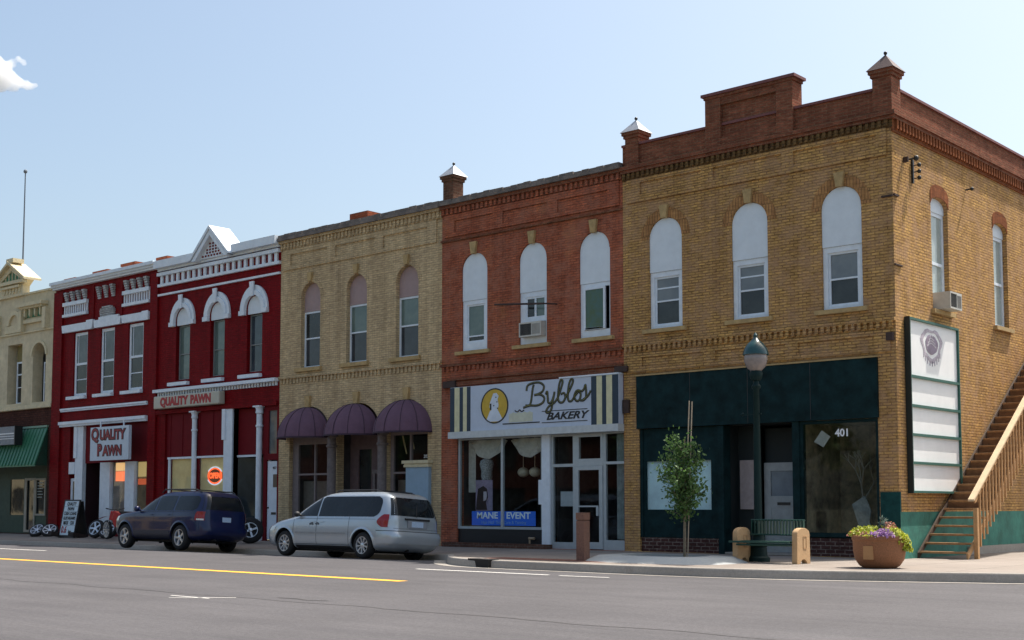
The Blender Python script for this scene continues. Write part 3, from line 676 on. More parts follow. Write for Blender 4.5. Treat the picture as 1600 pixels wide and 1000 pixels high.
m = MB(); m.cyl((-10.75,-.02,.42),(-10.55,-.02,.42),.035); m.cyl((-10.72,-.02,.28),(-10.72,-.02,.42),.03); m.build('pipe_outlet', plain('brass_pipe', (.30,.22,.14,1), .5), BB)

# ======== buff brick building with three purple awnings
TB = thing('brick_building', (-17.9, 7, .15), 'two-storey buff brick building with pink-boarded arched windows behind the silver van', 'building')
X0, X1 = -21.718, -14.152
wins = [(-20.64,-19.68),(-18.40,-17.44),(-16.12,-15.14)]
arcs = [(-21.16,-19.15),(-18.80,-16.80),(-16.46,-14.72)]
m = MB(); m.plate(rect(X0,X1,.1,10.0), [arch(a,b,5.80,8.12,8.60) for a,b in wins]+[arch(a,b,.16,3.6,4.52,18) for a,b in arcs], 0, .3)
shell(m, X0, X1, 14, 10.0); m.build('wall', BUFF, TB)
roofdeck(TB, X0, X1, 14, 9.9)
frieze(TB, BUFF, -21.58, -14.36, 9.13, 9.82, [(-21.19,-19.33,9.26,9.64),(-18.93,-17.05,9.26,9.64),(-16.68,-14.74,9.26,9.64)])
m = MB(); m.box(X0,X1,-.05,-.001,9.83,10.04); m.box(X0,X1,-.13,-.001,10.04,10.12); m.build('cornice', BUFF, TB)
dentils(TB, X0+.02, X1-.02, 9.85, 10.035, -.088, -.051, BUFF, .17, .5)
m = MB(); m.box(X0,X1,-.2,.34,10.12,10.22); n=24
for i in range(n):
    a=X0+(X1-X0)*i/n; m.box(a+.008,a+(X1-X0)/n-.008,-.17+random.uniform(0,.03),.3,10.22,10.32+random.uniform(0,.02))
m.build('coping', SLATE, TB)
m = MB(); m.box(-18.86,-18.0,.5,1.1,10.1,10.74); m.build('chimney', brick('chimney_brick', (.42,.12,.06,1),(.34,.09,.05,1),(.2,.1,.07,1)), TB)
for (a,b),gu in zip(wins, (G_DARK, G_BLIND, G_BLIND)):
    cx=(a+b)/2
    m = MB(); m.plate(archpart(a+.005,b-.005,8.12,8.59)+[(a+.005,7.74),(b-.005,7.74)], [], .14, .18); m.build('arch_board', PINK, TB)
    m = MB(); m.plate(ring(cx,8.12,.485,.485,.62,.62), [], -.012, -.001); m.build('brick_arch', BUFF, TB)
    m = MB(); m.plate([(cx-.07,8.62),(cx+.07,8.62),(cx+.11,8.92),(cx-.11,8.92)], [], -.09, -.001); m.build('keystone', STONE, TB)
    m = MB(); m.box(a-.22,b+.12,-.10,.2,5.68,5.80); m.build('sill', STONE, TB)
    m = MB(); m.box(a+.004,b-.004,.13,.2,7.66,7.735); m.build('window_head', PINK, TB)
    sash(TB, a+.004, b-.004, 5.805, 7.655, .15, WHT, gu, glassy('window_glass_dim', (.03,.035,.042,1)) if 'window_glass_dim' not in MATS else MATS['window_glass_dim'], .06, mid=6.77)
m = MB()
for a,b in wins: m.box(a-.02,b+.02,.302,.34,5.7,8.7)
m.build('window_backing', BLACK, TB)
m = MB(); m.box(X0,X1,-.08,-.001,5.50,5.58); m.build('string_course', BUFF, TB)
dentils(TB, X0+.02, X1-.02, 5.33, 5.50, -.04, -.001, BUFF, .17, .5)
for cx in (-20.2,-17.86,-15.6):
    m = MB(); m.plate([(cx-.09,4.50),(cx+.09,4.50),(cx+.13,4.87),(cx-.13,4.87)], [], -.09, -.001); m.build('keystone', STONE, TB)
m = MB()
for x in (-18.975,-16.63):
    m.lathe([(.2,0),(.2,.12),(.155,.16),(.155,3.0),(.19,3.02),(.19,3.08),(.155,3.1),(.155,3.3),(.21,3.36),(.21,3.44)], (x,-.04,.15), 14)
m.build('column', GREYC, TB, True)
PKF = plain('taupe_frame', (.20,.16,.155,1), .7, var=.15)
m = MB(); m.plate(rect(-21.155,-19.0,.2,4.5), [rect(-20.86,-20.06,1.0,2.30), rect(-20.0,-19.2,1.0,2.30), rect(-20.86,-20.06,2.36,3.30), rect(-20.0,-19.2,2.36,3.30)], .14, .22)
m.plate(rect(-16.6,-14.70,.2,4.5), [rect(-16.33,-15.62,1.0,2.28), rect(-16.33,-15.62,2.34,3.45), rect(-15.55,-14.80,2.62,3.45)], .14, .22)
m.build('window_frame', PKF, TB)
m = MB(); m.box(-20.9,-19.1,.18,.19,.9,3.4); m.box(-16.4,-14.75,.18,.19,.9,3.5); m.build('display_window', GLS, TB)
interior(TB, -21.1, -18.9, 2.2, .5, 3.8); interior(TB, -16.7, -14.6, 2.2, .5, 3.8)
m = MB(); m.box(-20.9,-19.1,.4,.43,.8,2.12); m.box(-16.4,-15.6,.4,.43,.8,2.1); m.build('window_screen', plain('brown_screen', (.16,.125,.10,1), .85, var=.2), TB)
m = MB(); m.add([(-16.2,.35,3.45),(-16.12,.35,3.45),(-15.95,.35,2.9),(-16.0,.35,2.88)], [(0,1,2,3)]); m.add([(-15.85,.35,3.45),(-15.75,.35,3.45),(-15.62,.35,3.05),(-15.66,.35,3.0)], [(0,1,2,3)]); m.build('ribbon_streamer', plain('tan_ribbon', (.4,.28,.14,1), .7), TB)
# recessed middle entrance
m = MB(); m.plate(rect(-18.85,-16.75,.15,4.4), [rect(-18.45,-17.85,1.6,3.1), arch(-17.6,-16.9,2.45,2.5,3.2), rect(-17.6,-16.9,.2,2.3)], .62, .7); m.build('entrance_wall', plain('mauve_wall', (.13,.085,.085,1), .8, var=.2), TB)
m = MB(); m.plate(rect(-17.6,-16.9,.2,2.3), [rect(-17.48,-17.02,1.2,2.1)], .66,.72); dr = m.build('door', PKF, TB)
m = MB(); m.box(-17.5,-17.0,.69,.70,1.15,2.15); m.build('door_pane', G_DARK, dr)
m = MB(); m.box(-18.5,-17.8,.67,.68,1.55,3.15); m.box(-17.65,-16.85,.71,.72,2.4,3.25); m.build('entrance_pane', G_DARK, TB)
m = MB(); m.box(-17.72,-17.62,.56,.62,.2,2.42); m.box(-17.75,-16.8,.55,.62,2.32,2.44); m.build('door_casing', GREYC, TB)
# pale blue boarded bay
m = MB(); m.box(-15.52,-14.56,-.12,.13,.14,2.46); m.build('blue_panel', plain('pale_blue_paint', (.26,.37,.47,1), .6, var=.08), TB)
m = MB(); m.box(-15.58,-14.52,-.16,.13,2.46,2.53); m.box(-15.62,-14.5,-.2,.13,2.57,2.66); m.box(-15.56,-14.54,-.15,.13,2.53,2.57); m.build('panel_cap', CREAM2, TB)
text('202', -14.95, .17, 2.78, .14, MATS['white_decal'], TB, 'street_number', depth=.004)
# ======== red painted building with pointed gable
RG = thing('brick_building', (-25.3, 7, .15), 'red painted brick building with white pointed gable and arched white window hoods', 'building')
X0, X1 = -28.898, -21.722
wins = [(-27.76,-26.90),(-25.66,-24.82),(-23.54,-22.70)]
m = MB(); m.plate(rect(X0,X1,.1,10.1), [arch(a,b,5.86,8.05,8.48) for a,b in wins]+[rect(-28.35,-24.2,.16,4.72), rect(-24.2,-21.80,.16,4.66)], 0, .3)
shell(m, X0, X1, 14, 10.1); m.build('wall', PRED, RG)
roofdeck(RG, X0, X1, 14, 9.95)
for (a,b),gu in zip(wins, (G_BLIND,G_BLIND,glassy('window_glass_slate', (.035,.05,.06,1)))):
    cx=(a+b)/2
    m = MB(); m.plate(ring(cx,8.0,.47,.50,.62,.66)+[], [], -.12, -.001)
    m.plate(ring(cx,8.0,.622,.662,.76,.84), [], -.07, -.001)
    for s in (-1,1): m.box(cx+s*.47, cx+s*.77, -.12, -.001, 7.84, 7.995)
    m.plate([(cx-.07,8.45),(cx+.07,8.45),(cx+.12,8.95),(cx-.12,8.95)], [], -.17, -.121); m.build('window_hood', WHT, RG)
    m = MB(); m.plate(archpart(a+.005,b-.005,8.05,8.475)+[(a+.005,7.86),(b-.005,7.86)], [], .02, .07); m.build('arch_board', BOARD, RG)
    m = MB(); m.box(a-.32,b+.02,-.14,.2,5.66,5.78); m.build('sill', WHT, RG)
    sash(RG, a+.004, b-.004, 5.865, 7.855, .14, plain('grey_frame', (.2,.22,.22,1), .6), gu, gu, .05, mid=6.81)
m = MB()
for a,b in wins: m.box(a-.02,b+.02,.302,.34,5.7,8.6)
m.build('window_backing', BLACK, RG)
# cornice: white bands, brackets, gable
m = MB(); m.box(X0,X1,-.08,-.001,9.06,9.13); m.box(X0,X1,-.10,-.001,9.40,9.50); m.box(X0,X1,-.14,-.001,9.80,9.92); m.build('cornice', WHT, RG)
dentils(RG, X0+.05, X1-.05, 9.50, 9.80, -.07, -.001, WHT, .325, .42, name='cornice_bracket')
m = MB(); m.box(X0,X1,-.10,.2,9.98,10.06); m.box(X0,-26.42,-.30,.25,10.06,10.34); m.box(-24.16,X1,-.30,.25,10.06,10.34); m.build('cornice_top', WHT, RG)
gx = -25.32
m = MB(); m.plate([(gx-.85,10.07),(gx+.85,10.07),(gx,10.85)], [], -.18, -.1); m.plate([(gx-1.08,10.0),(gx-.86,10.0),(gx,10.83),(gx+.86,10.0),(gx+1.08,10.0),(gx,11.03)], [], -.36, .2)
m.plate([(gx-1.22,10.04),(gx-1.1,10.04),(gx,11.06),(gx+1.1,10.04),(gx+1.22,10.04),(gx,11.18)], [], -.40, .5); m.build('gable', WHT, RG)
m = MB()
for r in range(6):
    z = 10.12+r*.105; half = (10.80-z)*1.0
    n = int(half*2/.17)
    for i in range(n):
        x = gx-n*.17/2+i*.17+(.0 if r%2 else .0)+.03
        if r%2: x += .085
        if abs(x+.045-gx) < half-.05: m.box(x, x+.085, -.20, -.181, z, z+.06)
m.build('gable_fretwork', PRED, RG)
m = MB(); m.box(X0,X1+.0,-.22,-.001,5.45,5.56); m.build('lower_cornice', WHT, RG)
dentils(RG, X0+.05, X1-.05, 5.32, 5.45, -.055, -.001, WHT, .16, .5)
m = MB(); m.box(X0,-21.8,-.07,-.001,4.66,4.80); m.build('fascia_beam', PRED, RG)
# shop
m = MB(); m.plate(rect(-28.35,-24.2,.16,4.66), [rect(-28.05,-26.66,.95,3.0), rect(-26.30,-24.68,.95,3.0)], .08, .14); m.build('shopfront_panel', DARKR, RG)
m = MB()
for x in (-28.1,-27.35,-26.6,-26.3,-25.5,-24.75): m.box(x-.02,x+.02,.06,.079,3.1,4.6)
m.build('panel_batten', DARKR, RG)
m = MB(); m.box(-28.2,-24.7,.02,.079,3.0,3.07); m.box(-28.14,-28.05,.02,.079,.9,3.0); m.box(-28.2,-24.7,.02,.079,.88,.94); m.build('window_frame', WHT, RG)
m = MB(); m.box(-28.05,-24.66,.085,.09,.94,3.0); m.build('display_window', GLS, RG)
YC = plain('yellow_backdrop', (.92,.66,.32,1), .8, var=.2, vs=1.4)
m = MB(); m.box(-28.1,-24.62,.145,.16,.8,3.05); m.build('window_backdrop', YC, RG)
def column(parent, x, w=.09, z1=4.68, mat=WHT, y=-.02):
    m = MB(); m.box(x-w*1.5,x+w*1.5,y-w*1.2,y+w*1.2,.14,.42); m.lathe([(w,0),(w,z1-1.15),(w*1.3,z1-1.13),(w*1.3,z1-1.08),(w,z1-1.06),(w,z1-.7),(w*1.4,z1-.66),(w*1.2,z1-.56),(w*1.6,z1-.46)], (x,y,.42), 12)
    m.box(x-w*1.8,x+w*1.8,y-w*1.6,y+w*1.6,z1-.05,z1); return m.build('iron_column', mat, parent, True)
column(RG, -26.48, .09); column(RG, -22.75, .10)
m = MB(); m.box(-24.72,-24.24,-.04,.12,.14,4.66); m.box(-24.78,-24.6,-.09,.0,3.6,4.66); m.build('pilaster', WHT, RG)
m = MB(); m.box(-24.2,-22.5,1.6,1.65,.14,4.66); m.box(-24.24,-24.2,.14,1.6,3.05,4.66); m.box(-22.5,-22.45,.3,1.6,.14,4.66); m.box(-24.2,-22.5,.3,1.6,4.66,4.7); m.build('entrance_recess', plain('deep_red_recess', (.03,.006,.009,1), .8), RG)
m = MB(); m.box(-24.2,-22.6,.20,.26,3.06,4.64); m.build('transom_panel', DARKR, RG)
m = MB(); m.add([(-24.2,.2,.5),(-23.5,1.1,.5),(-23.5,1.1,3.0),(-24.2,.2,3.0)], [(0,1,2,3)]); m.build('side_light', glassy('grey_side_glass', (.03,.04,.045,1)), RG)
m = MB(); m.box(-23.46,-23.32,.9,1.1,.16,3.0); m.box(-23.2,-23.05,.9,1.1,.16,3.0); m.box(-24.2,-23.0,.15,.22,2.98,3.05); m.build('door_frame', WHT, RG)
m = MB(); m.plate(rect(-22.42,-21.81,.2,2.80), [], .10, .16); m.build('door', WHT, RG)
m = MB(); m.plate(rect(-22.60,-21.80,2.84,4.66), [rect(-22.34,-21.9,3.05,4.5)], .05, .14); m.box(-22.6,-22.44,.05,.14,.16,2.84); m.build('door_surround', DARKR, RG)
m = MB(); m.box(-22.36,-21.88,.10,.11,3.0,4.55); m.build('transom_pane', glassy('grey_transom', (.10,.115,.12,1)), RG)
m = MB(); m.box(-22.12,-21.86,.09,.099,1.93,2.36); m.build('door_window', plain('brown_pane', (.10,.075,.06,1), .3), RG)
m = MB(); m.box(-22.2,-21.95,.09,.099,1.02,1.10); m.cyl((-22.36,.06,1.25),(-22.36,.1,1.25),.03); m.build('mail_slot', BLKM, RG)
text('407', -22.05, .092, 2.57, .13, BLKM, RG, 'street_number', depth=.006)
# ======== red painted building with flat white cornice
RP = thing('brick_building', (-32.65, 7, .15), 'red painted brick building with flat white cornice and stepped white lintels', 'building')
X0, X1 = -36.398, -28.902
wins = [(-34.88,-33.85),(-32.90,-31.90),(-30.93,-29.90)]
m = MB(); m.plate(rect(X0,X1,.1,10.1), [rect(a,b,5.66,8.22) for a,b in wins]+[rect(-35.0,-29.42,.16,4.45)], 0, .3)
shell(m, X0, X1, 14, 10.1); m.build('wall', PRED, RP); roofdeck(RP, X0, X1, 14, 9.95)
m = MB(); m.box(X0,-35.72,-.08,-.001,.1,10.0); m.box(-29.38,X1,-.08,-.001,.1,10.0); m.box(-33.55,-33.4,-.04,-.001,8.6,10.0); m.box(-31.5,-31.35,-.04,-.001,8.6,10.0); m.build('pilaster', PRED, RP)
for (a,b) in wins:
    sash(RP, a+.004, b-.004, 5.665, 8.21, .06, WHT, glassy('window_glass_grey', (.06,.075,.08,1)) if 'window_glass_grey' not in MATS else MATS['window_glass_grey'], G_DARK, .11, mid=6.95, mun=[6.33])
    m = MB(); m.box(a+.22,a+.25,.075,.10,7.0,8.1); m.build('glazing_bar', WHT, RP)
    m = MB(); m.box(a-.3,b+.03,-.14,.1,5.54,5.66); m.build('sill', WHT, RP)
m = MB()
for a,b in wins: m.box(a-.02,b+.02,.302,.34,5.6,8.3)
m.build('window_backing', BLACK, RP)
for (a,b,z0,z1) in ((-35.62,-33.4,8.27,8.57),(-33.2,-31.38,8.27,8.57),(-31.22,-29.43,8.27,8.57)):
    m = MB(); m.plate([(a,z0),(b,z0),(b+(.08 if b<-30 else 0),z1),(a-.06,z1)], [], -.12, -.001)
    if a < -33.5: m.box(b-.42,b+.05,-.12,-.001,8.571,8.64)
    if -33.3 < a < -33: m.box(-32.9,-31.5,-.12,-.001,8.571,8.66)
    if a > -32: m.box(b-.42,b,-.14,-.121,8.25,8.6)
    m.build('lintel', WHT, RP)
WB = brick('white_painted_brick', (.58,.62,.66,1), (.52,.56,.6,1), (.30,.31,.33,1), row=.085, stf=.1, mortar=.012)
m = MB()
for r in range(6):
    hw = .50 if r < 4 else (.44 if r == 4 else .3)
    m.box(-32.38-hw, -32.38+hw, -.07-.01*r, -.001, 8.67+r*.068, 8.67+r*.068+.055)
m.build('corbelled_arch', WB, RP)
for (a,b) in ((-35.66,-33.85),(-31.26,-29.45)):
    m = MB(); m.box(a,b,-.12,-.001,8.91,9.02); m.box(a,b,-.12,-.001,9.36,9.50); n=11
    for i in range(n): x=a+.06+(b-a-.12)*i/(n-1); m.box(x-.035,x+.035,-.045,-.001,9.02,9.36)
    m.build('balustrade_panel', WHT, RP)
    m = MB()
    for i in range(4):
        x = a+.12+(b-a-.45)*i/3
        for k in range(5): m.box(x+.0, x+.20, -.05-.025*k, -.001, 9.50+k*.085, 9.50+k*.085+.07)
    m.build('corbel', WB, RP)
m = MB()
for i in range(3):
    x = -33.12+i*.5
    for k in range(6): m.box(x, x+.2, -.04-.022*k, -.001, 9.42+k*.08, 9.42+k*.08+.065)
m.build('corbel', WB, RP)
m = MB(); m.box(X0,X1,-.16,-.001,10.10,10.18); m.box(X0,X1,-.24,.0,10.18,10.26); m.box(X0,X1,-.32,.3,10.26,10.38); m.build('cornice', WHT, RP)
CHB = MATS['chimney_brick']; m = MB()
for (a,b,h) in ((-36.3,-35.5,10.62),(-34.1,-33.1,10.66),(-32.05,-31.1,10.72),(-29.6,-28.95,10.66)): m.box(a,b,.32,.72,10.0,h-.1); m.box(a-.06,b+.04,.31,.78,h-.1,h)
m.box(-34.0,-32.0,.4,.6,10.0,10.52); m.build('parapet_pier', CHB, RP)
m = MB(); m.box(-35.64,-29.42,-.10,-.001,5.07,5.12); m.box(-35.64,-29.42,-.13,-.001,5.13,5.20); m.box(-35.62,-29.4,-.14,-.001,4.46,4.54); m.box(-35.62,-29.4,-.20,-.001,4.54,4.66); m.build('string_course', WHT, RP)
m = MB(); m.plate(rect(-35.0,-29.42,2.98,4.45), [], .1, .16); m.box(-35.0,-34.3,.1,.16,2.6,2.979); m.build('transom_panel', DARKR, RP)
m = MB(); m.box(-34.55,-33.98,-.02,.14,.14,4.45); m.box(-34.62,-34.4,-.06,.02,3.2,4.45); m.box(-32.72,-32.02,-.0,.16,.14,2.98); m.box(-30.96,-30.34,.0,.16,.14,2.98); m.build('pilaster', WHT, RP)
m = MB(); m.box(-35.0,-34.56,-.03,.02,2.57,3.04); m.build('small_sign', WHT, RP)
m = MB(); m.plate(rect(-35.0,-34.56,.2,2.40), [rect(-34.86,-34.62,1.1,2.28)], .08,.14); dr=m.build('door', WHT, RP); m=MB(); m.box(-34.9,-34.6,.10,.11,1.05,2.3); m.build('door_pane', G_DARK, dr)
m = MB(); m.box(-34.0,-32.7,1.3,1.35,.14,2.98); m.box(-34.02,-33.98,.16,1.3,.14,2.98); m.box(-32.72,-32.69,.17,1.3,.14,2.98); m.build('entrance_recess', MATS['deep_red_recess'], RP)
m = MB(); m.box(-31.98,-30.97,.10,.11,.6,2.97); m.box(-30.33,-29.43,.10,.11,.6,2.97); m.build('display_window', GLS, RP)
m = MB(); m.box(-32.0,-30.97,.15,.16,.3,2.97); m.build('window_backdrop', plain('mauve_backdrop', (.30,.23,.20,1), .8, var=.35, vs=2), RP)
m = MB(); m.box(-30.33,-29.42,.15,.16,.3,2.97); m.build('window_backdrop', plain('brown_backdrop', (.26,.16,.08,1), .8, var=.5, vs=2), RP)
m = MB(); m.box(-30.9,-29.43,.06,.16,.14,.6); m.box(-32.0,-30.9,.06,.16,.14,.6); m.build('bulkhead', DARKR, RP)
ORG_ = emit('orange_window_sign', (.9,.16,.05,1), .75)
m = MB(); m.box(-31.8,-31.05,.125,.14,2.25,2.62); m.build('orange_sign', ORG_, RP); m = MB(); m.box(-31.8,-31.0,.125,.14,2.64,2.95); m.build('yellow_glow_panel', emit('yellow_window_glow', (.9,.5,.2,1), .5), RP)  # yellow panel glows in place of the yellow reflection in the glass
m = MB(); m.box(-30.25,-29.5,.125,.14,2.1,2.32); m.build('orange_sign', emit('dull_orange_sign', (.6,.1,.03,1), .4), RP); m = MB(); m.box(-30.25,-29.5,.125,.14,2.40,2.95); m.build('yellow_glow_panel', emit('dull_yellow_glow', (.55,.38,.15,1), .35), RP)  # dull yellow panel also glows to stand in for reflected yellow
# ======== cream ornamented building
CB = thing('stucco_building', (-41.2, 7, .15), 'cream building at the far left with small green-trimmed gable over brown brick ground floor', 'building')
X0, X1 = -46.0, -36.402
m = MB(); m.plate(rect(X0,X1,5.33,10.2), [rect(-40.28,-39.05,5.62,8.16), arch(-38.14,-37.08,5.6,7.55,8.05), arch(-42.4,-41.3,5.6,7.55,8.05)], 0, .45)
shell(m, X0, X1, 14, 10.2, .45); m.build('wall', CREAM, CB); roofdeck(CB, X0, X1, 14, 9.95)
m = MB(); m.plate(rect(X0,X1,.1,5.325), [rect(-45,-36.72,.16,4.5)], 0, .45); m.build('lower_wall', BRNB, CB)
m = MB(); m.box(X0,X1,-.12,-.001,5.34,5.50); m.box(X0,X1,-.07,-.001,8.56,8.62); m.box(-39.0,X1,-.06,.3,10.2,10.28); m.box(X0,-41,-.06,.3,10.2,10.28); m.build('string_course', CREAM2, CB)
m = MB(); m.plate([(-41.1,10.2),(-38.95,10.2),(-38.95,10.62),(-38.6,10.85),(-40.0,11.62),(-41.4,10.85),(-41.1,10.62)], [[(-40.0,11.35),(-40.85,10.93),(-39.15,10.93)]], -.12, .2); m.build('gable', CREAM2, CB)
m = MB(); m.plate([(-41.45,10.84),(-41.45,10.93),(-40.0,11.74),(-38.55,10.93),(-38.55,10.84),(-40.0,11.62)], [], -.3, .5); m.box(-41.35,-38.65,-.3,-.1,10.72,10.84); m.box(-40.3,-39.7,-.2,.3,11.7,11.88); m.build('gable_roof', CREAM2, CB)
m = MB(); m.plate([(-40.0,11.34),(-40.84,10.94),(-39.16,10.94)], [], -.05, -.02); m.build('gable_panel', GRTRIM, CB)
m = MB()
for i in range(7): x=-40.8+i*.28; m.box(x-.03,x+.03,-.09,-.051,10.95,10.95+max(.05,.36-abs(x+40)*.45))
m.build('gable_slat', CREAM2, CB)
def greenbr(x0,x1,z0,z1,n):
    m = MB(); m.box(x0,x1,-.03,-.001,z0,z1); m.build('green_frieze', GRTRIM, CB)
    m = MB()
    for i in range(n): x=x0+(x1-x0)*(i+.5)/n; m.plate([(x-.07,z1),(x-.05,z0+.08),(x,z0),(x+.05,z0+.08),(x+.07,z1)][::-1], [], -.16,-.031)
    m.build('frieze_bracket', CREAM2, CB)
greenbr(-40.6,-39.05,10.32,10.55,6); greenbr(-38.9,-37.2,9.2,9.62,4)
m = MB(); m.box(-39.1,-37.0,-.34,-.001,9.63,9.78); m.box(-39.0,-37.1,-.24,-.001,9.55,9.63); m.box(-39.0,-37.0,-.12,-.001,8.95,9.1)
m.box(-40.7,-39.1,-.25,-.001,10.56,10.66); m.plate(ring(-39.7,9.0,.42,.42,.62,.62), [], -.1,-.001); m.box(-40.55,-39.2,-.05,-.001,8.66,8.98)
for x in (-38.98,-36.98,-41.1): m.plate([(x-.12,8.62),(x+.12,8.62),(x+.14,9.5),(x-.14,9.5)], [], -.22,-.001)
m.plate(ring(-37.61,7.55,.55,.52,.66,.63), [], -.06,-.001); m.build('cornice_ornament', CREAM2, CB)
sash(CB, -40.05, -39.06, 5.63, 7.45, .3, WHT, G_DARK, G_DARK, .07, mid=6.9, mun=[6.35])
m = MB(); m.box(-40.1,-39.06,.34,.38,7.45,8.15); m.build('window_blind', plain('mustard_blind', (.22,.18,.07,1), .8), CB)
sash(CB, -37.8, -37.09, 5.6, 7.3, .32, WHT, G_DARK, G_DARK, .06)
m = MB(); m.box(-37.9,-37.0,.4,.44,7.3,8.1); m.box(-38.2,-37.0,.452,.49,5.5,8.1); m.box(-40.3,-39.0,.452,.49,5.5,8.2); m.build('window_backing', BLACK, CB)
STG = plain('storefront_green', (.045,.075,.05,1), .7, var=.2)
m = MB(); m.plate(rect(-45,-37.62,.16,3.3), [rect(-39.55,-38.74,.3,2.45), rect(-38.66,-37.88,.92,2.44), rect(-40.9,-39.7,.92,2.44)], .6,.66); m.build('storefront_wall', STG, CB)
m = MB(); m.box(-37.62,-37.56,.6,3,.16,3.3); m.box(-36.74,-36.7,.45,3,.16,4.5); m.box(-37.6,-36.7,3,3.05,.16,4.5); m.box(-45,-36.7,.45,3.0,3.32,3.36); m.build('entrance_recess', plain('dark_green_wall', (.015,.028,.02,1), .8), CB)
m = MB(); m.plate(rect(-38.70,-37.86,.9,2.46), [rect(-38.62,-37.94,.98,2.38)], .56,.599); m.plate(rect(-39.6,-38.72,.2,2.48), [rect(-39.42,-38.82,.3,2.38)], .56,.599); m.build('window_frame', plain('tan_frame', (.36,.33,.26,1), .7), CB)
m = MB(); m.box(-38.66,-37.88,.63,.64,.92,2.44); m.box(-39.55,-38.74,.63,.64,.3,2.45); m.box(-40.9,-39.7,.63,.64,.9,2.45); m.build('display_window', G_DARK, CB)
m = MB()
for i in range(6): m.box(-38.5, -38.05-.05*(i%2), .555,.56, 2.25-i*.12, 2.29-i*.12)
m.build('window_lettering', plain('faded_lettering', (.3,.33,.3,1), .7), CB)
# ---------------------------------------------------------------- things hung on the buildings
# wooden stair on the side wall
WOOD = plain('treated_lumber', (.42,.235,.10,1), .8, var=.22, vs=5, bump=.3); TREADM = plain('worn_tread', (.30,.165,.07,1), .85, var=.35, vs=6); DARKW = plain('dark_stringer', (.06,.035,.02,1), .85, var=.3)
ST = thing('wooden_staircase', (.65, .9, .15), 'open wooden outdoor staircase with slatted handrail climbing the sunlit side wall', 'staircase')
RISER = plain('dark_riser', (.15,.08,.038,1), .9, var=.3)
rise, run, n = .190, .268, 28; y0 = .72
for i in range(n):
    m = MB(); z = .15+rise*(i+1)-.03; y = y0+run*i
    m.box(.11, 1.17, y, y+.13, z-.045, z); m.box(.11, 1.17, y+.145, y+.275, z-.045, z); m.build('tread', TREADM, ST, bevel=.006)
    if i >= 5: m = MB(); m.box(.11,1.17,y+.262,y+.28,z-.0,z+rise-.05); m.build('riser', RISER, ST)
sl_ = rise/run
def slant(m, x0, x1, ya, yb, zoff, h):
    za, zb = .15+(ya-y0)*sl_+zoff, .15+(yb-y0)*sl_+zoff
    v = [(x0,ya,max(za-h,.15)),(x1,ya,max(za-h,.15)),(x1,yb,zb-h),(x0,yb,zb-h),(x0,ya,za),(x1,ya,za),(x1,yb,zb),(x0,yb,zb)]
    m.add(v, [(0,3,2,1),(4,5,6,7),(0,1,5,4),(1,2,6,5),(2,3,7,6),(3,0,4,7)])
ye = y0+run*n
for (a,b) in ((.06,.105),(1.175,1.22)):
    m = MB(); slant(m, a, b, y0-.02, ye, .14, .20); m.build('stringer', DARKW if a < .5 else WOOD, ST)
m = MB(); slant(m, 1.13, 1.27, y0+.25, ye, 1.13, .045); m.build('handrail', plain('pale_handrail', (.62,.46,.28,1), .7, var=.12), ST)
m = MB(); slant(m, 1.222, 1.255, y0+.35, ye, 1.06, .09); m.build('rail_board', WOOD, ST)
m = MB(); m.box(1.225,1.315,y0+.28,y0+.37,.15,1.27); m.build('newel_post', WOOD, ST)
for i in range(int((ye-y0-.5)/.19)):
    y = y0+.52+i*.19; zb = .15+(y-y0)*sl_
    m = MB(); m.box(1.257,1.293,y,y+.036,zb-.10+.03*(i%2),zb+1.05); m.build('baluster', WOOD, ST)
m = MB(); m.box(.05,1.3,ye,ye+2.2,.15+rise*n-.06,.15+rise*n); m.build('landing', TREADM, ST)
for y in (ye+.1, ye+2.0):
    m = MB(); m.box(1.2,1.29,y,y+.09,.15,.15+rise*n+1.0); m.build('support_post', WOOD, ST)
# tall sign board on the side wall
SG = thing('sign_board', (0, 1.75, 1.6), 'tall blank white panel sign with dark green frame and five bays on the side wall', 'sign')
GF = plain('green_sign_frame', (.03,.11,.085,1), .6)
m = MB(); zs = [1.62,2.27,2.90,3.55,4.21,5.52]
m.plate(rect(.42,3.12,1.60,5.54), [rect(.45,3.08,zs[i]+(.03 if i else .03),zs[i+1]-.03) for i in range(5)], -.14, -.06, Ms); m.build('frame', GF, SG)
m = MB(); m.box(.40,.419,-.145,-.01,1.59,5.55,Ms); m.build('side_panel', plain('black_green_edge', (.008,.016,.016,1), .5), SG)
m = MB(); m.box(.425,3.115,-.085,-.01,1.605,5.535,Ms); m.build('white_panel', plain('sign_white', (.84,.84,.82,1), .6, var=.05, vs=2), SG)
EM = plain('faded_emblem', (.46,.41,.46,1), .7, var=.35, vs=12); EM2 = plain('emblem_dark', (.27,.22,.28,1), .7, var=.3)
m = MB(); cx, cz = 1.66, 5.02
def blob(r, a, n=26, s=1.25, k=.1): return [(cx+r*(1+k*math.sin(a+3*t)+k*.6*math.sin(7*t))*math.cos(t), cz+r*s*.72*(1+k*math.sin(a+3*t)+k*.6*math.sin(7*t))*math.sin(t)) for t in [2*math.pi*i/n for i in range(n)]]
m.plate(blob(.56,0,s=.95), [blob(.44,0,s=.95,k=.06)], -.092, -.0855, Ms)
for i in range(9):
    t = -2.6+i*.27; m.box(cx+.5*math.cos(t)-.02, cx+.5*math.cos(t)+.02, -.092, -.0855, cz+.38*math.sin(t)-.12, cz+.38*math.sin(t)+.0, Ms)
m.build('emblem', EM, SG)
m = MB(); m.plate(blob(.33,1,s=.95,k=.04), [], -.096, -.0855, Ms); m.build('emblem', EM2, SG)
m = MB()
for r in range(4): ribbon(m, smoothpts([(cx-.26+.05*r, cz-.05+.07*r),(cx-.05,cz+.03+.06*r),(cx+.22-.05*r,cz-.06+.08*r)]), .035, -.102, Ms, .005)
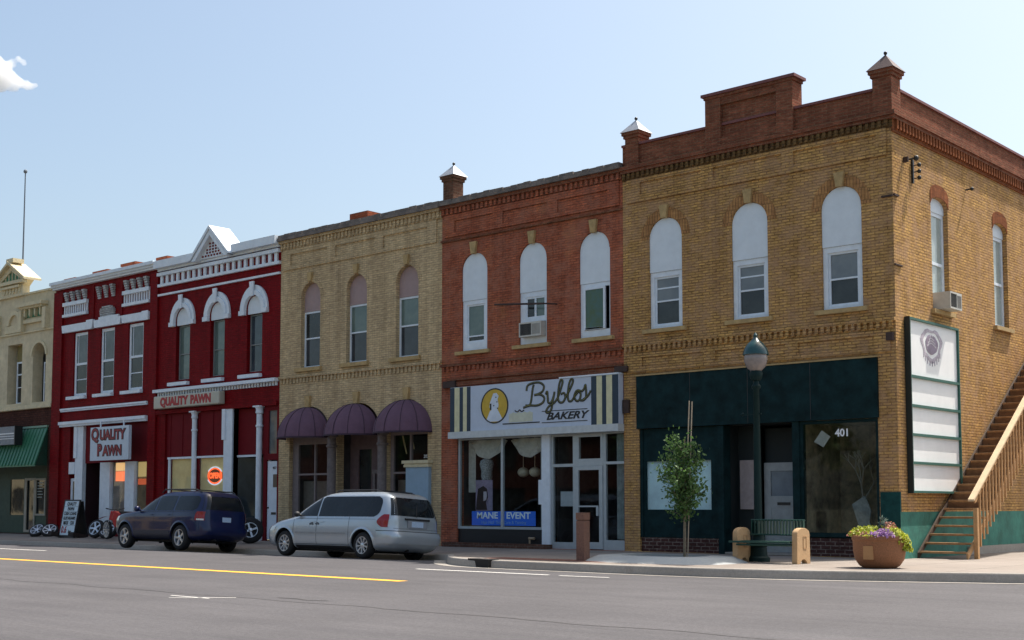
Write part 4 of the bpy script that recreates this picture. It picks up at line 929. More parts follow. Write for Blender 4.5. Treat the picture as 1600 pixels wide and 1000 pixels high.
m.build('emblem', plain('emblem_pale', (.5,.46,.5,1), .7), SG)
# air conditioners
def aircon(loc, M, label, w=.33, pr=.36):
    A = thing('air_conditioner', loc, label, 'air conditioner', 'window air conditioners')
    T = M @ Matrix.Translation((0,-pr+.36,0)) @ Matrix.Diagonal((w/.33,1,1,1))
    m = MB(); m.plate(rect(-.33,.33,0,.40), [rect(-.30,.04,.04,.36)], -.36, -.32, T); m.box(-.33,.33,-.32,.14,0,.40,T); m.build('housing', plain('aircon_cream', (.50,.49,.44,1), .5), A)
    m = MB()
    for i in range(9): m.box(-.29+i*.037,-.275+i*.037,-.35,-.325,.04,.36,T)
    m.build('grille', plain('aircon_grille', (.06,.06,.055,1), .6), A)
    m = MB()
    for i in range(7): m.box(.07+i*.034,.086+i*.034,-.365,-.361,.05,.34,T)
    m.build('louver', plain('aircon_louver', (.2,.19,.17,1), .6), A)
aircon((-10.55,0,5.98), Matrix.Translation((-10.58,0,5.97)), 'grey window air conditioner under a small slider in the red brick wall', .40, .17)
aircon((0,2.48,5.9), Matrix.Translation((0,0,0)) @ RX(0) @ Matrix.Translation((2.48,0,5.91)), 'cream window air conditioner sticking out of the sunlit side wall window')
# iron bar across the bakery wall
m = MB(); m.cyl((-11.75,-.32,6.95),(-9.75,-.55,6.75),.028); m.cyl((-11.75,-.32,6.95),(-11.75,0,6.98),.02); m.cyl((-9.75,-.55,6.75),(-9.75,0,6.8),.02)
o = m.build('sign_bracket', RUST, None, loc=(-10.75,-.3,6.85)); tag(o, 'thin rusty iron bar crossing in front of the middle window above the bakery', 'bracket')
# bakery sign
BS = thing('bakery_sign', (-10.55,-.1,3.3), 'long white bakery sign with green stripes and script lettering above the shop windows', 'sign')
SW = plain('bakery_sign_white', (.50,.56,.66,1), .5, var=.05); SB = plain('sign_navy', (.012,.03,.055,1), .5); SY = plain('sign_yellow', (.62,.58,.36,1), .5); BLS = plain('sign_black', (.01,.01,.012,1), .5)
yb = -.20
m = MB(); m.box(-13.60,-7.52,yb,-.001,3.43,4.72); m.build('panel', SW, BS)
m = MB(); m.box(-13.62,-7.50,-.27,-.001,3.24,3.428); m.build('ledge', plain('ledge_white', (.52,.55,.55,1), .5), BS)
m = MB(); m.box(-9.5,-7.51,-.23,-.001,4.722,4.76); m.build('top_trim', WHT, BS)
def stripes(xs, mat, name):
    m = MB()
    for a,b in xs: m.box(a,b,yb-.006,yb-.0005,3.435,4.71)
    m.build(name, mat, BS)
stripes([(-13.60,-13.42),(-13.22,-13.08),(-12.93,-12.79),(-8.42,-8.24),(-8.06,-7.92),(-7.73,-7.53)], SB, 'dark_stripe'); stripes([(-13.42,-13.22),(-13.08,-12.93),(-8.24,-8.06),(-7.92,-7.73)], SY, 'yellow_stripe')
# round badge with a baker's outline
def ell(cx, cz, a, b, n=30): return [(cx+a*math.cos(2*math.pi*i/n), cz+b*math.sin(2*math.pi*i/n)) for i in range(n)]
m = MB(); m.plate(ell(-11.86,4.11,.52,.50), [ell(-11.86,4.11,.48,.465)], yb-.012, yb-.0005); m.build('badge_ring', BLS, BS)
m = MB(); m.plate(ell(-11.86,4.11,.479,.464), [], yb-.008, yb-.0005); m.build('badge', plain('badge_gold', (.55,.36,.03,1), .5), BS)
m = MB(); m.plate([(-12.02,3.98),(-11.72,3.98),(-11.55,3.72),(-11.70,3.67),(-12.03,3.67),(-12.15,3.74)], [], yb-.012, yb-.008); m.plate([(-11.98,3.98),(-11.74,3.98),(-11.70,4.12),(-11.74,4.28),(-11.70,4.38),(-11.78,4.47),(-11.90,4.46),(-11.96,4.34),(-12.03,4.2),(-12.05,4.08)], [], yb-.012, yb-.008); m.build('badge_figure', plain('badge_white', (.62,.68,.76,1), .5), BS)
m = MB(); m.box(-12.03,-11.97,yb-.015,yb-.012,4.0,4.18)
for (x,z) in ((-11.78,4.2),(-11.76,4.02),(-11.82,4.33),(-11.9,4.1)): m.box(x,x+.04,yb-.015,yb-.012,z,z+.035)
m.build('badge_detail', BLS, BS)
m = MB(); m.plate([(-11.32,3.62),(-10.45,3.62),(-10.45,3.86)]+[(-10.45-.1*i, 3.86+.035*(i%2)) for i in range(1,9)]+[(-11.32,3.85)], [], yb-.008, yb-.0005); m.build('cake', plain('cake_cream', (.55,.56,.44,1), .5), BS)
m = MB(); m.box(-11.55,-10.2,yb-.01,yb-.0005,3.57,3.60); m.box(-10.12,-8.45+.25-.35,yb-.01,yb-.0005,3.55,3.57); m.box(-10.12,-8.55,yb-.01,yb-.0005,3.86,3.88)
ribbon(m, smoothpts([(-11.1,3.94),(-11.0,3.90),(-10.92,3.95),(-10.85,3.9),(-10.76,3.94)]), .03, yb-.01); m.build('rule', BLS, BS)
SC = [  # pen strokes of the script
 [(-10.66,4.02),(-10.5,4.03),(-10.44,4.2),(-10.40,4.45),(-10.36,4.58)],
 [(-10.62,4.42),(-10.58,4.56),(-10.4,4.62),(-10.15,4.62),(-10.0,4.52),(-10.04,4.38),(-10.2,4.31),(-10.34,4.29)],
 [(-10.34,4.29),(-10.12,4.29),(-9.98,4.19),(-10.05,4.06),(-10.25,4.0),(-10.5,4.01),(-10.74,3.96)],
 [(-9.93,4.28),(-9.88,4.36),(-9.86,4.2),(-9.84,4.06),(-9.74,4.06),(-9.66,4.2),(-9.62,4.34)],
 [(-9.62,4.34),(-9.68,4.1),(-9.74,3.86),(-9.84,3.78),(-9.92,3.82),(-9.82,3.95),(-9.62,4.05),(-9.5,4.18)],
 [(-9.5,4.18),(-9.38,4.45),(-9.34,4.6),(-9.4,4.64),(-9.46,4.5),(-9.5,4.2),(-9.46,4.06),(-9.34,4.04),(-9.25,4.15),(-9.28,4.28),(-9.4,4.26)],
 [(-9.25,4.15),(-9.1,4.35),(-8.98,4.58),(-9.04,4.64),(-9.12,4.5),(-9.16,4.2),(-9.12,4.06),(-9.02,4.06)],
 [(-9.02,4.06),(-8.9,4.2),(-8.78,4.32),(-8.88,4.3),(-8.94,4.16),(-8.86,4.05),(-8.76,4.08),(-8.72,4.22),(-8.78,4.32),(-8.68,4.3),(-8.60,4.36)],
 [(-8.60,4.36),(-8.56,4.46),(-8.54,4.32),(-8.54,4.14),(-8.62,4.06),(-8.74,4.06)],[(-8.64,4.07),(-8.48,4.16),(-8.38,4.3)]]
m = MB(); m2 = MB()
for k, s in enumerate(SC):
    p = smoothpts([(x*1.0-.05, z+.04) for x,z in s], 5); ribbon(m, p, .066, yb-.010-.0003*k, None, .004); ribbon(m2, [(x+.010,z+.010) for x,z in p], .009, yb-.016-.0003*k, None, .004)
m.build('script_lettering', BLS, BS); m2.build('script_highlight', plain('olive_highlight', (.25,.24,.06,1), .5), BS)
text('BAKERY', -9.28, yb-.006, 3.715, .27, BLS, BS, depth=.006, bold=.008, shear=.35, sx=1.42)
# mane event banner behind the display glass
m = MB(); m.box(-13.02,-10.62,.112,.12,.76,1.16); BNR = thing('window_banner', (-11.8,.14,.76), 'blue window banner reading MANE EVENT inside the bakery display window', 'banner')
m.build('panel', plain('banner_blue', (.03,.17,.80,1), .5, var=.05), BNR)
BW = plain('banner_white', (.85,.92,.97,1), .5); BLT = plain('banner_light_blue', (.22,.42,.75,1), .5)
text('MANE', -12.42, .108, 1.035, .25, BW, BNR, depth=.006, sx=1.2, bold=.006); text('EVENT', -11.25, .108, 1.035, .25, BW, BNR, depth=.006, sx=1.2, bold=.006)
text('Hair Nail  Skin  Care & Tanning', -11.8, .108, .845, .125, BLT, BNR, depth=.006, sx=1.05)
PO = thing('poster', (-12.75,.5,1.16), 'dark portrait poster standing above the blue banner in the display window', 'poster')
m = MB(); m.box(-13.0,-12.35,.25,.27,1.17,2.05); m.build('sheet', plain('poster_mauve', (.26,.21,.30,1), .6, var=.3), PO)
m = MB(); m.plate([(-12.98,1.2),(-12.55,1.2),(-12.6,1.42),(-12.52,1.55),(-12.56,1.8),(-12.7,1.88),(-12.9,1.8),(-12.95,1.5)], [], .24, .249); m.build('dark_shape', BLACK, PO)
m = MB(); m.plate([(-12.68,1.45),(-12.58,1.48),(-12.55,1.6),(-12.57,1.72),(-12.68,1.72)], [], .232, .239); m.build('face', plain('poster_face', (.5,.45,.5,1), .6), PO)
MQ = thing('mannequin', (-12.75,.75,2.1), 'grey patterned shirt on a dark mannequin bust in the display window', 'mannequin')
m = MB(); m.lathe([(.14,0),(.17,.1),(.16,.25),(.21,.45),(.18,.56),(.07,.62),(.06,.7)], (-12.75,.45,2.05), 14); m.build('shirt', plain('patterned_shirt', (.30,.32,.32,1), .8, var=.8, vs=30), MQ, True)
m = MB(); m.ball((-12.75,.45,2.86), .1); m.build('head', BLACK, MQ, True)
for i, x in enumerate((-12.1,-11.66)):
    m = MB(); m.ball((x,1.3,2.28), .17, 16, 12, (1,1,.85)); m.cyl((x,1.3,2.4),(x,1.3,3.3),.01,n=6)
    o = m.build('globe_lamp', plain('milk_glass', (.75,.66,.5,1), .4), None, True, loc=(x,1.3,2.28)); tag(o, 'cream glass globe lamp hanging in the bakery window, %s of the pair' % ('left' if i == 0 else 'right'), 'lamp', 'globe lamps in the bakery')
# made-up branches and cloth, added to imitate reflections in the corner shop window
DF = thing('reflection_stand_in', (-1.2,.6,.62), 'added branches and pale cloth imitating reflections in the large dark corner window numbered 401', 'display')
m = MB(); random.seed(11)
def twig(p, d, L, r, k):
    q = p+d*L; m.cyl(p, q, r, r*.7, 5, cap=False)
    if k: 
        for _ in range(3): twig(q, (d+Vector((random.uniform(-.8,.8), random.uniform(-.3,.3), random.uniform(-.1,.5)))).normalized(), L*.72, r*.65, k-1)
twig(Vector((-1.15,.6,1.3)), Vector((-.1,0,1)), .5, .03, 3); twig(Vector((-1.1,.6,1.5)), Vector((.5,0,.8)).normalized(), .4, .022, 2)
m.build('branch', plain('dry_branch', (.15,.135,.105,1), .8), DF)
m = MB(); m.plate([(-1.42,1.35),(-1.1,1.55),(-.95,1.2),(-1.0,.95),(-.82,.68),(-1.15,.64),(-1.28,.9)], [], .55, .58); m.build('cloth', plain('pale_cloth', (.20,.215,.205,1), .8, var=.4, vs=8), DF)
# purple domed awnings
PUR = plain('purple_canvas', (.125,.065,.10,1), .85, var=.14, vs=4)
for i,(cx, rr) in enumerate(((-20.24,1.08),(-17.92,1.08),(-15.62,1.10))):
    A = thing('domed_awning', (cx,0,3.5), ['purple domed awning nearest the white door, leftmost of three','purple domed awning over the recessed middle doorway','purple domed awning above the pale blue panel'][i], 'awning', 'purple domed awnings')
    zb, D, H = 3.50, .92, 1.0; m = MB(); v=[]; f=[]; ng, nz = 24, 8
    for j in range(nz+1):
        ph = math.pi/2*j/nz
        for k in range(ng+1):
            t = math.pi*k/ng; s = 1-.035*abs(math.sin(t*6/2*1.0))*0 ; sc_ = .985+.015*abs(math.cos(t*3))
            v.append((cx-rr*math.cos(t)*math.cos(ph)*sc_, -.012-D*math.sin(t)*math.cos(ph)*sc_, zb+H*math.sin(ph)))
    for j in range(nz):
        for k in range(ng): f.append((j*(ng+1)+k, j*(ng+1)+k+1, (j+1)*(ng+1)+k+1, (j+1)*(ng+1)+k))
    m.add(v,f); can = m.build('canopy', PUR, A, True)
    m = MB(); v=[]
    for k in range(ng+1):
        t=math.pi*k/ng
        for z in (zb-.03, zb+.02): v.append((cx-rr*1.004*math.cos(t), -.012-D*1.004*math.sin(t), z))
    m.add(v, [(2*k,2*k+2,2*k+3,2*k+1) for k in range(ng)]); m.build('hem', plain('purple_hem', (.04,.02,.035,1), .8), can)
    for k in range(1,6):
        t = math.pi*k/6; pts=[(cx-rr*1.003*math.cos(t)*math.cos(p), -.012-D*1.003*math.sin(t)*math.cos(p), zb+H*1.003*math.sin(p)) for p in [math.pi/2*q/8 for q in range(9)]]
        m = MB(); m.tube(pts, .009, 5); m.build('seam', MATS['purple_hem'], can)
# pawn shop signs
HS = thing('hanging_sign', (-31.2,-.5,3.0), 'white hanging sign with red outlined QUALITY PAWN lettering over the pavement', 'sign')
PW = plain('pawn_sign_white', (.52,.60,.68,1), .5, var=.06); PR = plain('pawn_letter_red', (.26,.02,.03,1), .5); PO2 = plain('pawn_letter_outline', (.025,.008,.012,1), .5)
m = MB(); m.box(-32.52,-29.86,-.56,-.44,3.03,4.30); m.build('panel', PW, HS)
for x in (-31.9,-30.3): m = MB(); m.cyl((x,-.5,4.3),(x,-.5,4.5),.03); m.cyl((x,-.5,4.5),(x,0,4.55),.03); m.build('hanger', WHT, HS)
for (t, z, s1, s2, xc) in (('Q',4.0,.62,0,-32.18),('UALITY',3.97,.50,0,-30.98),('P',3.40,.60,0,-31.85),('AWN',3.37,.50,0,-30.95)):
    text(t, xc, -.565, z, s1, PO2, HS, depth=.008, bold=.042, sx=1.04); text(t, xc, -.573, z, s1, PR, HS, depth=.008, bold=.010, sx=1.02)
FS = thing('shop_sign', (-26.7,-.2,4.83), 'flat grey-white box sign with plain red QUALITY PAWN letters under the dentil cornice', 'sign')
m = MB(); m.box(-28.72,-24.72,-.28,-.001,4.84,5.30); m.build('panel', plain('aged_sign_white', (.46,.44,.36,1), .5, var=.12, vs=1.5), FS, bevel=.04)
text('QUALITY', -27.42, -.285, 5.06, .41, plain('flat_letter_red', (.36,.015,.02,1), .5), FS, depth=.008, bold=.024, sx=1.0); text('PAWN', -25.78, -.285, 5.06, .41, MATS['flat_letter_red'], FS, depth=.008, bold=.024, sx=1.0)
ON = thing('neon_open_sign', (-25.3,.2,2.1), 'glowing red oval OPEN sign in the yellow-backed pawn shop window', 'neon sign')
NEO = emit('neon_red', (1,.12,.03,1), .85); NB2 = emit('neon_pale', (.75,.85,1,1), .35)
text('OPEN', -25.42, .122, 2.36, .27, NEO, ON, depth=.02, bold=.012, sx=.95)
m = MB(); m.plate(ell(-25.42,2.36,.42,.28), [ell(-25.42,2.36,.375,.235)], .112,.13); m.build('oval_tube', NEO, ON)
m = MB(); m.plate(ring(-25.42,2.36,.43,.29,.47,.33,16,-2.7,-.4), [], .112,.13); m.plate(ring(-25.42,2.36,.43,.29,.47,.33,16,.5,2.6), [], .112,.13); m.build('outer_tube', NB2, ON)
m = MB(); m.plate(ell(-25.42,2.36,.43,.29), [], .132, .142); m.build('backing', plain('neon_backing', (.16,.02,.012,1), .6), ON)
# left metal awning and box sign
GA = thing('metal_awning', (-40,0,2.95), 'green ribbed metal awning sloping over the far left shopfront', 'awning')
GM = plain('green_metal', (.035,.16,.085,1), .45, var=.12); x1, x0_, dd = -36.70, -45.0, .55
m = MB(); m.add([(x0_,-.03,4.50),(x1,-.03,4.50),(x1,-dd,2.97),(x0_,-dd,2.97),(x0_,-.03,4.44),(x1,-.03,4.44),(x1,-dd,2.91),(x0_,-dd,2.91)], [(0,3,2,1),(4,5,6,7),(0,1,5,4),(2,3,7,6),(1,2,6,5)]); m.build('roof_sheet', GM, GA)
m = MB(); x = x1-.02
while x > x0_:
    m.add([(x,-.03,4.56),(x-.07,-.03,4.56),(x-.07,-dd-.03,3.0),(x,-dd-.03,3.0),(x,-.03,4.50),(x-.07,-.03,4.50),(x-.07,-dd,2.94),(x,-dd,2.94)], [(0,1,2,3),(0,3,7,4),(1,5,6,2),(0,4,5,1),(3,2,6,7)]); x -= .27
m.build('rib', GM, GA)
m = MB(); m.add([(x1,-.03,4.5),(x1,-.03,2.95),(x1,-dd,2.95),(x1-.02,-.03,4.5),(x1-.02,-.03,2.95),(x1-.02,-dd,2.95)], [(0,1,2),(5,4,3),(0,2,5,3)]); m.build('end_panel', plain('green_metal_dark', (.012,.05,.03,1), .5), GA)
m = MB(); m.box(x0_,x1,-.08,-.001,4.52,4.60); m.build('flashing', plain('pale_green_flashing', (.18,.30,.22,1), .5), GA)
BXS = thing('box_sign', (-40,-.6,3.8), 'weathered grey box sign with white cross lines above the green metal awning', 'sign')
m = MB(); m.box(-43.5,-38.35,-.6,-.3,3.85,4.6); m.build('panel', plain('grey_sign_face', (.20,.22,.24,1), .6, var=.2), BXS)
m = MB(); m.box(-43.5,-38.4,-.61,-.601,4.28,4.33); m.box(-43.5,-38.4,-.61,-.601,4.18,4.21); m.box(-43.5,-38.4,-.61,-.601,4.08,4.11); m.box(-39.98,-39.82,-.62,-.611,3.88,4.68); m.build('white_line', plain('sign_line_white', (.7,.72,.72,1), .5), BXS)
m = MB(); m.box(-38.5,-38.4,-.35,0,4.0,4.06); m.box(-38.35,-38.30,-.62,-.28,3.82,4.62); m.build('bracket', BLKM, BXS)
# antenna on the far roof
m = MB(); zt = 17.7; m.cyl((-46.9,4,10.0),(-46.9,4,zt),.05,.028,8); m.ball((-46.9,4,zt),.1,8,6)
AN = m.build('antenna_mast', plain('grey_mast', (.13,.15,.18,1), .5), None, loc=(-46.9,4,10.0)); tag(AN, 'thin grey mast rising above the cream building at the far left', 'mast')

# ---------------------------------------------------------------- street furniture
LP = thing('street_lamp', (-1.72,-3.1,.15), 'dark green street lamp with acorn glass globe standing behind the bench', 'street lamp')
LG = plain('lamp_green', (.004,.020,.020,1), .6, spec=.2, var=.15); lc = (-1.72,-3.1,.15)
m = MB(); m.lathe([(.24,0),(.24,.08),(.19,.12),(.17,.30),(.20,.34),(.14,.42),(.11,.75),(.13,.79),(.085,.86)], lc, 16); m.build('base', LG, LP, True)
m = MB(); m.lathe([(.085,.86),(.075,2.0),(.066,3.62),(.10,3.66),(.10,3.70),(.065,3.74),(.06,3.82)], lc, 14); m.box(lc[0]-.32,lc[0]+.12,lc[1]-.015,lc[1]+.015,3.24,3.27); m.ball((lc[0]-.34,lc[1],3.255+0),.035,8,6); m.build('post', LG, LP, True)
m = MB(); m.lathe([(.10,3.82),(.13,3.88),(.15,3.96),(.12,4.02)], lc, 16); m.build('globe_holder', LG, LP, True)
m = MB(); m.lathe([(.12,4.02),(.20,4.10),(.245,4.22),(.25,4.32),(.235,4.37)], lc, 20); m.build('globe', plain('frosted_globe', (.27,.23,.215,1), .25, var=.15, vs=12), LP, True)
m = MB(); m.lathe([(.275,4.36),(.27,4.41),(.24,4.50),(.17,4.60),(.08,4.68),(.04,4.74),(.05,4.78),(.01,4.84)], lc, 20); m.build('cap', plain('lamp_cap_green', (.005,.05,.05,1), .3, coat=.3), LP, True)
# bench
BE = thing('park_bench', (-1.25,-3.45,.15), 'green metal slat bench with two round-topped tan concrete ends', 'bench')
CE = plain('tan_concrete', (.50,.32,.165,1), .85, var=.12, vs=8, bump=.4); CE2 = plain('tan_concrete_panel', (.42,.25,.12,1), .85)
for xx in (-1.88, -.50):
    M = Matrix(((0,0,1,xx),(1,0,0,-3.5),(0,1,0,.15),(0,0,0,1)))
    v = [(-.27,0),(-.14,0),(-.11,.05),(-.04,.09),(.04,.09),(.11,.05),(.14,0),(.27,0),(.25,.60)]+[(.25*math.cos(t), .60+.12*math.sin(t)) for t in [math.pi*i/10 for i in range(1,10)]]+[(-.25,.60)]
    P = MB(); P.plate(v, [], -.06, .06, Matrix(((0,1,0,xx),(1,0,0,-3.5),(0,0,1,.15),(0,0,0,1)))); e = P.build('bench_end', CE, BE, bevel=.012)
    P = MB(); P.plate(rect(-.02,.12,.30,.56), [rect(.0,.10,.32,.54)], .061, .068, Matrix(((0,1,0,xx),(1,0,0,-3.5),(0,0,1,.15),(0,0,0,1)))); P.build('panel_relief', CE2, e)
GBM = plain('bench_green', (.01,.055,.04,1), .5)
m = MB()
for i in range(7): m.box(-1.96 if i == 0 else -1.82, -.56, -3.88+i*.075, -3.83+i*.075, .56, .60)
m.build('seat', GBM, BE)
m = MB()
for z in (.72,1.02): m.tube([(-1.82,-3.26-(z-.7)*-.15,z),(-.56,-3.26-(z-.7)*-.15,z)], .018, 6)
for i in range(17): x=-1.78+i*.075; m.box(x-.008,x+.008,-3.27,-3.20,.72,1.02)
m.build('backrest', GBM, BE)
m = MB(); m.tube([(-1.82,-3.8,.52),(-.56,-3.8,.52)], .02, 6); m.tube([(-1.82,-3.4,.52),(-.56,-3.4,.52)], .02, 6); m.build('seat_frame', GBM, BE)
# bollard
m = MB(); bc=(-4.75,-5.2,.13); m.box(bc[0]-.105,bc[0]+.105,bc[1]-.105,bc[1]+.105,.13,1.0); m.box(bc[0]-.09,bc[0]+.09,bc[1]-.09,bc[1]+.09,1.0,1.015); m.box(bc[0]-.11,bc[0]+.11,bc[1]-.11,bc[1]+.11,1.015,1.17)
tag(m.build('bollard', plain('aggregate_concrete', (.20,.105,.075,1), .9, var=.5, vs=60, bump=.8, bs=70), None, bevel=.03, loc=bc), 'square reddish exposed-aggregate concrete post in front of the bakery door', 'bollard')
# flower planter
PC = (1.30,-4.0,.15); PLN = thing('flower_planter', PC, 'large round brown concrete planter overflowing with yellow-green leaves and purple flowers', 'planter')
PM = plain('brown_aggregate', (.27,.115,.05,1), .75, var=.35, vs=50, bump=.4, bs=70)
m = MB(); m.lathe([(.34,0),(.43,.04),(.525,.16),(.56,.32),(.565,.50),(.575,.52),(.59,.53),(.59,.60),(.52,.60),(.50,.5),(.3,.5)], PC, 40); m.build('bowl', PM, PLN, True)
m = MB(); Mz = Matrix.Translation(PC) @ Matrix.Rotation(R(2), 4, 'Z'); m.box(-.12,.1,-.575,-.5,.17,.42,Mz); m.build('plaque', plain('planter_plaque', (.42,.22,.09,1), .8), PLN)
PLN.scale = (.86,.86,1); PLN.location.x += .13
def leafmass(m, fn, n, size, asp=.6):
    for _ in range(n):
        c, nn = fn(); a = nn.orthogonal().normalized(); a.rotate(Matrix.Rotation(random.uniform(0,6.28),3,nn)); b = nn.cross(a); s = size*random.uniform(.6,1.3)
        c = Vector(c); m.add([c-a*s, c-b*s*asp, c+a*s, c+b*s*asp], [(0,1,2,3)])
def leafmat(name, c, tr=.35):
    N = NB(name); t = N.t; co_ = N.coord(); no = N.n('ShaderNodeTexNoise', Scale=9.0, Detail=3.0); N.l(co_, no.inputs['Vector'])
    col = N.mixc(N.ramp(no.outputs[0], .35, .65), scl(c,.55), scl(c,1.4)); N.l(col, N.b.inputs['Base Color']); N.b.inputs['Roughness'].default_value = .55
    tl = N.n('ShaderNodeBsdfTranslucent'); N.l(col, tl.inputs[0]); mx = N.n('ShaderNodeMixShader'); mx.inputs[0].default_value = tr
    N.l(N.b.outputs[0], mx.inputs[1]); N.l(tl.outputs[0], mx.inputs[2]); N.l(mx.outputs[0], t.nodes['Material Output'].inputs[0]); MATS[name] = N.m; return N.m
def domefn(cx, cy, cz, rx, ry, rz):
    def f():
        t = random.uniform(0,6.28); r = random.random()**.5; h = max(0,1-r*r)**.5
        p = (cx+rx*r*math.cos(t), cy+ry*r*math.sin(t), cz+rz*h*random.uniform(.3,1.05)); nn = Vector((random.gauss(0,.6)+r*math.cos(t)*.5, random.gauss(0,.6)+r*math.sin(t)*.5, .6)).normalized(); return p, nn
    return f
px, py, pz = PC; px += 0
m = MB()
for (dx,dy,dz,rx_,rz_) in ((-.35,-.1,.58,.3,.20),(-.15,.1,.58,.35,.22),(.30,-.05,.56,.32,.20),(.5,.0,.45,.22,.22),(.55,.1,.3,.16,.2),(.1,.3,.6,.3,.2),(0,-.3,.56,.3,.13)): leafmass(m, domefn(px+dx,py+dy,pz+dz,rx_,rx_,rz_), 330, .035)
m.build('foliage', leafmat('lime_leaves', (.40,.44,.05,1)), PLN)
m = MB()
for (dx,dy,dz) in ((.22,-.22,.62),(.32,-.36,.58),(.12,-.42,.57)): leafmass(m, domefn(px+dx,py+dy,pz+dz,.2,.16,.12), 150, .028, .9)
m.build('purple_flowers', leafmat('purple_petals', (.36,.20,.42,1)), PLN)
m = MB(); leafmass(m, domefn(px-.5,py-.1,pz+.58,.22,.2,.12), 120, .025, .9); leafmass(m, domefn(px+.2,py+.1,pz+.72,.15,.15,.15), 90, .025, .9); leafmass(m, domefn(px-.1,py-.4,pz+.58,.25,.14,.1), 90, .022, .9); m.build('pink_flowers', leafmat('pink_petals', (.50,.22,.16,1)), PLN)
m = MB(); leafmass(m, domefn(px+.05,py+.1,pz+.7,.12,.12,.28), 60, .05, .4); m.build('grey_foliage', leafmat('grey_green_leaves', (.10,.14,.12,1)), PLN)
# staked young tree
tx, ty = -2.80, -4.25
TR = thing('young_tree', (tx,ty,.2), 'slender young street tree tied to tall wooden stakes in its concrete ring', 'tree')
BK = plain('pale_bark', (.20,.165,.11,1), .9, var=.3, vs=20)
m = MB(); pts=[(tx,ty,.2),(tx+.01,ty,.9),(tx+.03,ty+.01,1.5),(tx+.0,ty,2.1),(tx+.03,ty,2.7)]
for i,(a,b) in enumerate(zip(pts[:-1],pts[1:])): m.cyl(a,b,.035-.006*i,.035-.006*(i+1),8,cap=False)
m.build('trunk', BK, TR, True)
def stake(x, dx, z1):
    m = MB(); m.cyl((x,ty+.05,.18),(x+dx,ty+.05,z1),.012,.012,6); m.build('stake', plain('pale_stake', (.40,.33,.24,1), .8), TR)
stake(tx-.05,.17,3.52); stake(tx+.04,.15,3.50)
mb = MB(); ml = MB(); tips=[]
for i in range(44):
    z = random.uniform(1.15,2.7); a = random.uniform(0,6.28); L = (.54 if z < 2.0 else .44)*random.uniform(.55,1.12)*(1-.35*abs(z-1.9)/.9)
    p0=Vector((tx,ty,z-.12)); p1=p0+Vector((math.cos(a)*L*.5, math.sin(a)*L*.5, .12)); p2=p0+Vector((math.cos(a)*L, math.sin(a)*L, random.uniform(.1,.35)))
    mb.cyl(p0,p1,.009,.006,5,cap=False); mb.cyl(p1,p2,.006,.003,5,cap=False); tips += [(p1,.15),(p2,.16),((p0+p1)/2,.13),((p1+p2)/2,.15)]
mb.build('branch', BK, TR)
def treefn():
    c, r = random.choice(tips); p = Vector(c)+Vector((random.gauss(0,r*.55),random.gauss(0,r*.55),random.gauss(0,r*.6))); nn = Vector((random.gauss(0,1),random.gauss(0,1),random.gauss(0,.8)+.4)).normalized(); return p, nn
leafmass(ml, treefn, 3300, .043, .55); ml.build('crown', leafmat('tree_leaves', (.085,.165,.04,1), .35), TR)
# sandwich board
SBD = thing('sandwich_board', (-32.8,-1.3,.13), 'white sandwich board with rows of letters on the pavement left of the pawn shop', 'sign')
sx, sy = -32.75, -1.3
def M4(x, y, z, rz, rx): return Matrix.Translation((x,y,z)) @ Matrix.Rotation(rz,4,'Z') @ Matrix.Rotation(rx,4,'X')
Mb = M4(sx, sy, .2, R(6), R(-10))
m = MB(); m.box(-.56,.56,-.02,.02,.0,1.32,Mb); m.build('panel', plain('letter_board_white', (.55,.66,.72,1), .5, var=.05), SBD)
m = MB(); m.plate(rect(-.60,.60,-.12,1.36), [rect(-.55,.55,.0,1.31)], -.03,.03,Mb); m.build('frame', BLKM, SBD)
m = MB(); Mc = M4(sx, sy+.55, .2, R(6), R(10)); m.box(-.58,.58,-.02,.02,-.1,1.3,Mc); m.build('rear_panel', BLKM, SBD)
m = MB(); m.box(-.9,-.6,-.35,.3,-.06,.1,Mb); m.box(.62,1.0,-.3,.3,-.06,.08,Mb); m.build('sand_bag', plain('dark_bag', (.02,.012,.01,1), .8), SBD)
for (t,x,z,s,mt,bo) in (('QUALITY',0,1.19,.18,BLS,.006),('PAWN',0,1.0,.18,BLS,.006),('CASH LOANS',0,.82,.17,BLS,.006),('GUITAR/AMPS',0,.64,.16,BLS,.006),('BIKES   CDS',0,.46,.17,BLS,.006),('0.6',-.28,.2,.36,PR,.012),('/mo',.2,.14,.16,BLS,.006)): text(t, x, -.024, z, s, mt, SBD, M=Mb, depth=.006, bold=bo, sx=.95)
m = MB()
for z in (1.10,.91,.73,.55,.37): m.box(-.55,.55,-.026,-.0205,z-.006,z+.006,Mb)
m.build('letter_rail', plain('rail_grey', (.25,.3,.33,1), .5), SBD)
SBD.scale.x = .74
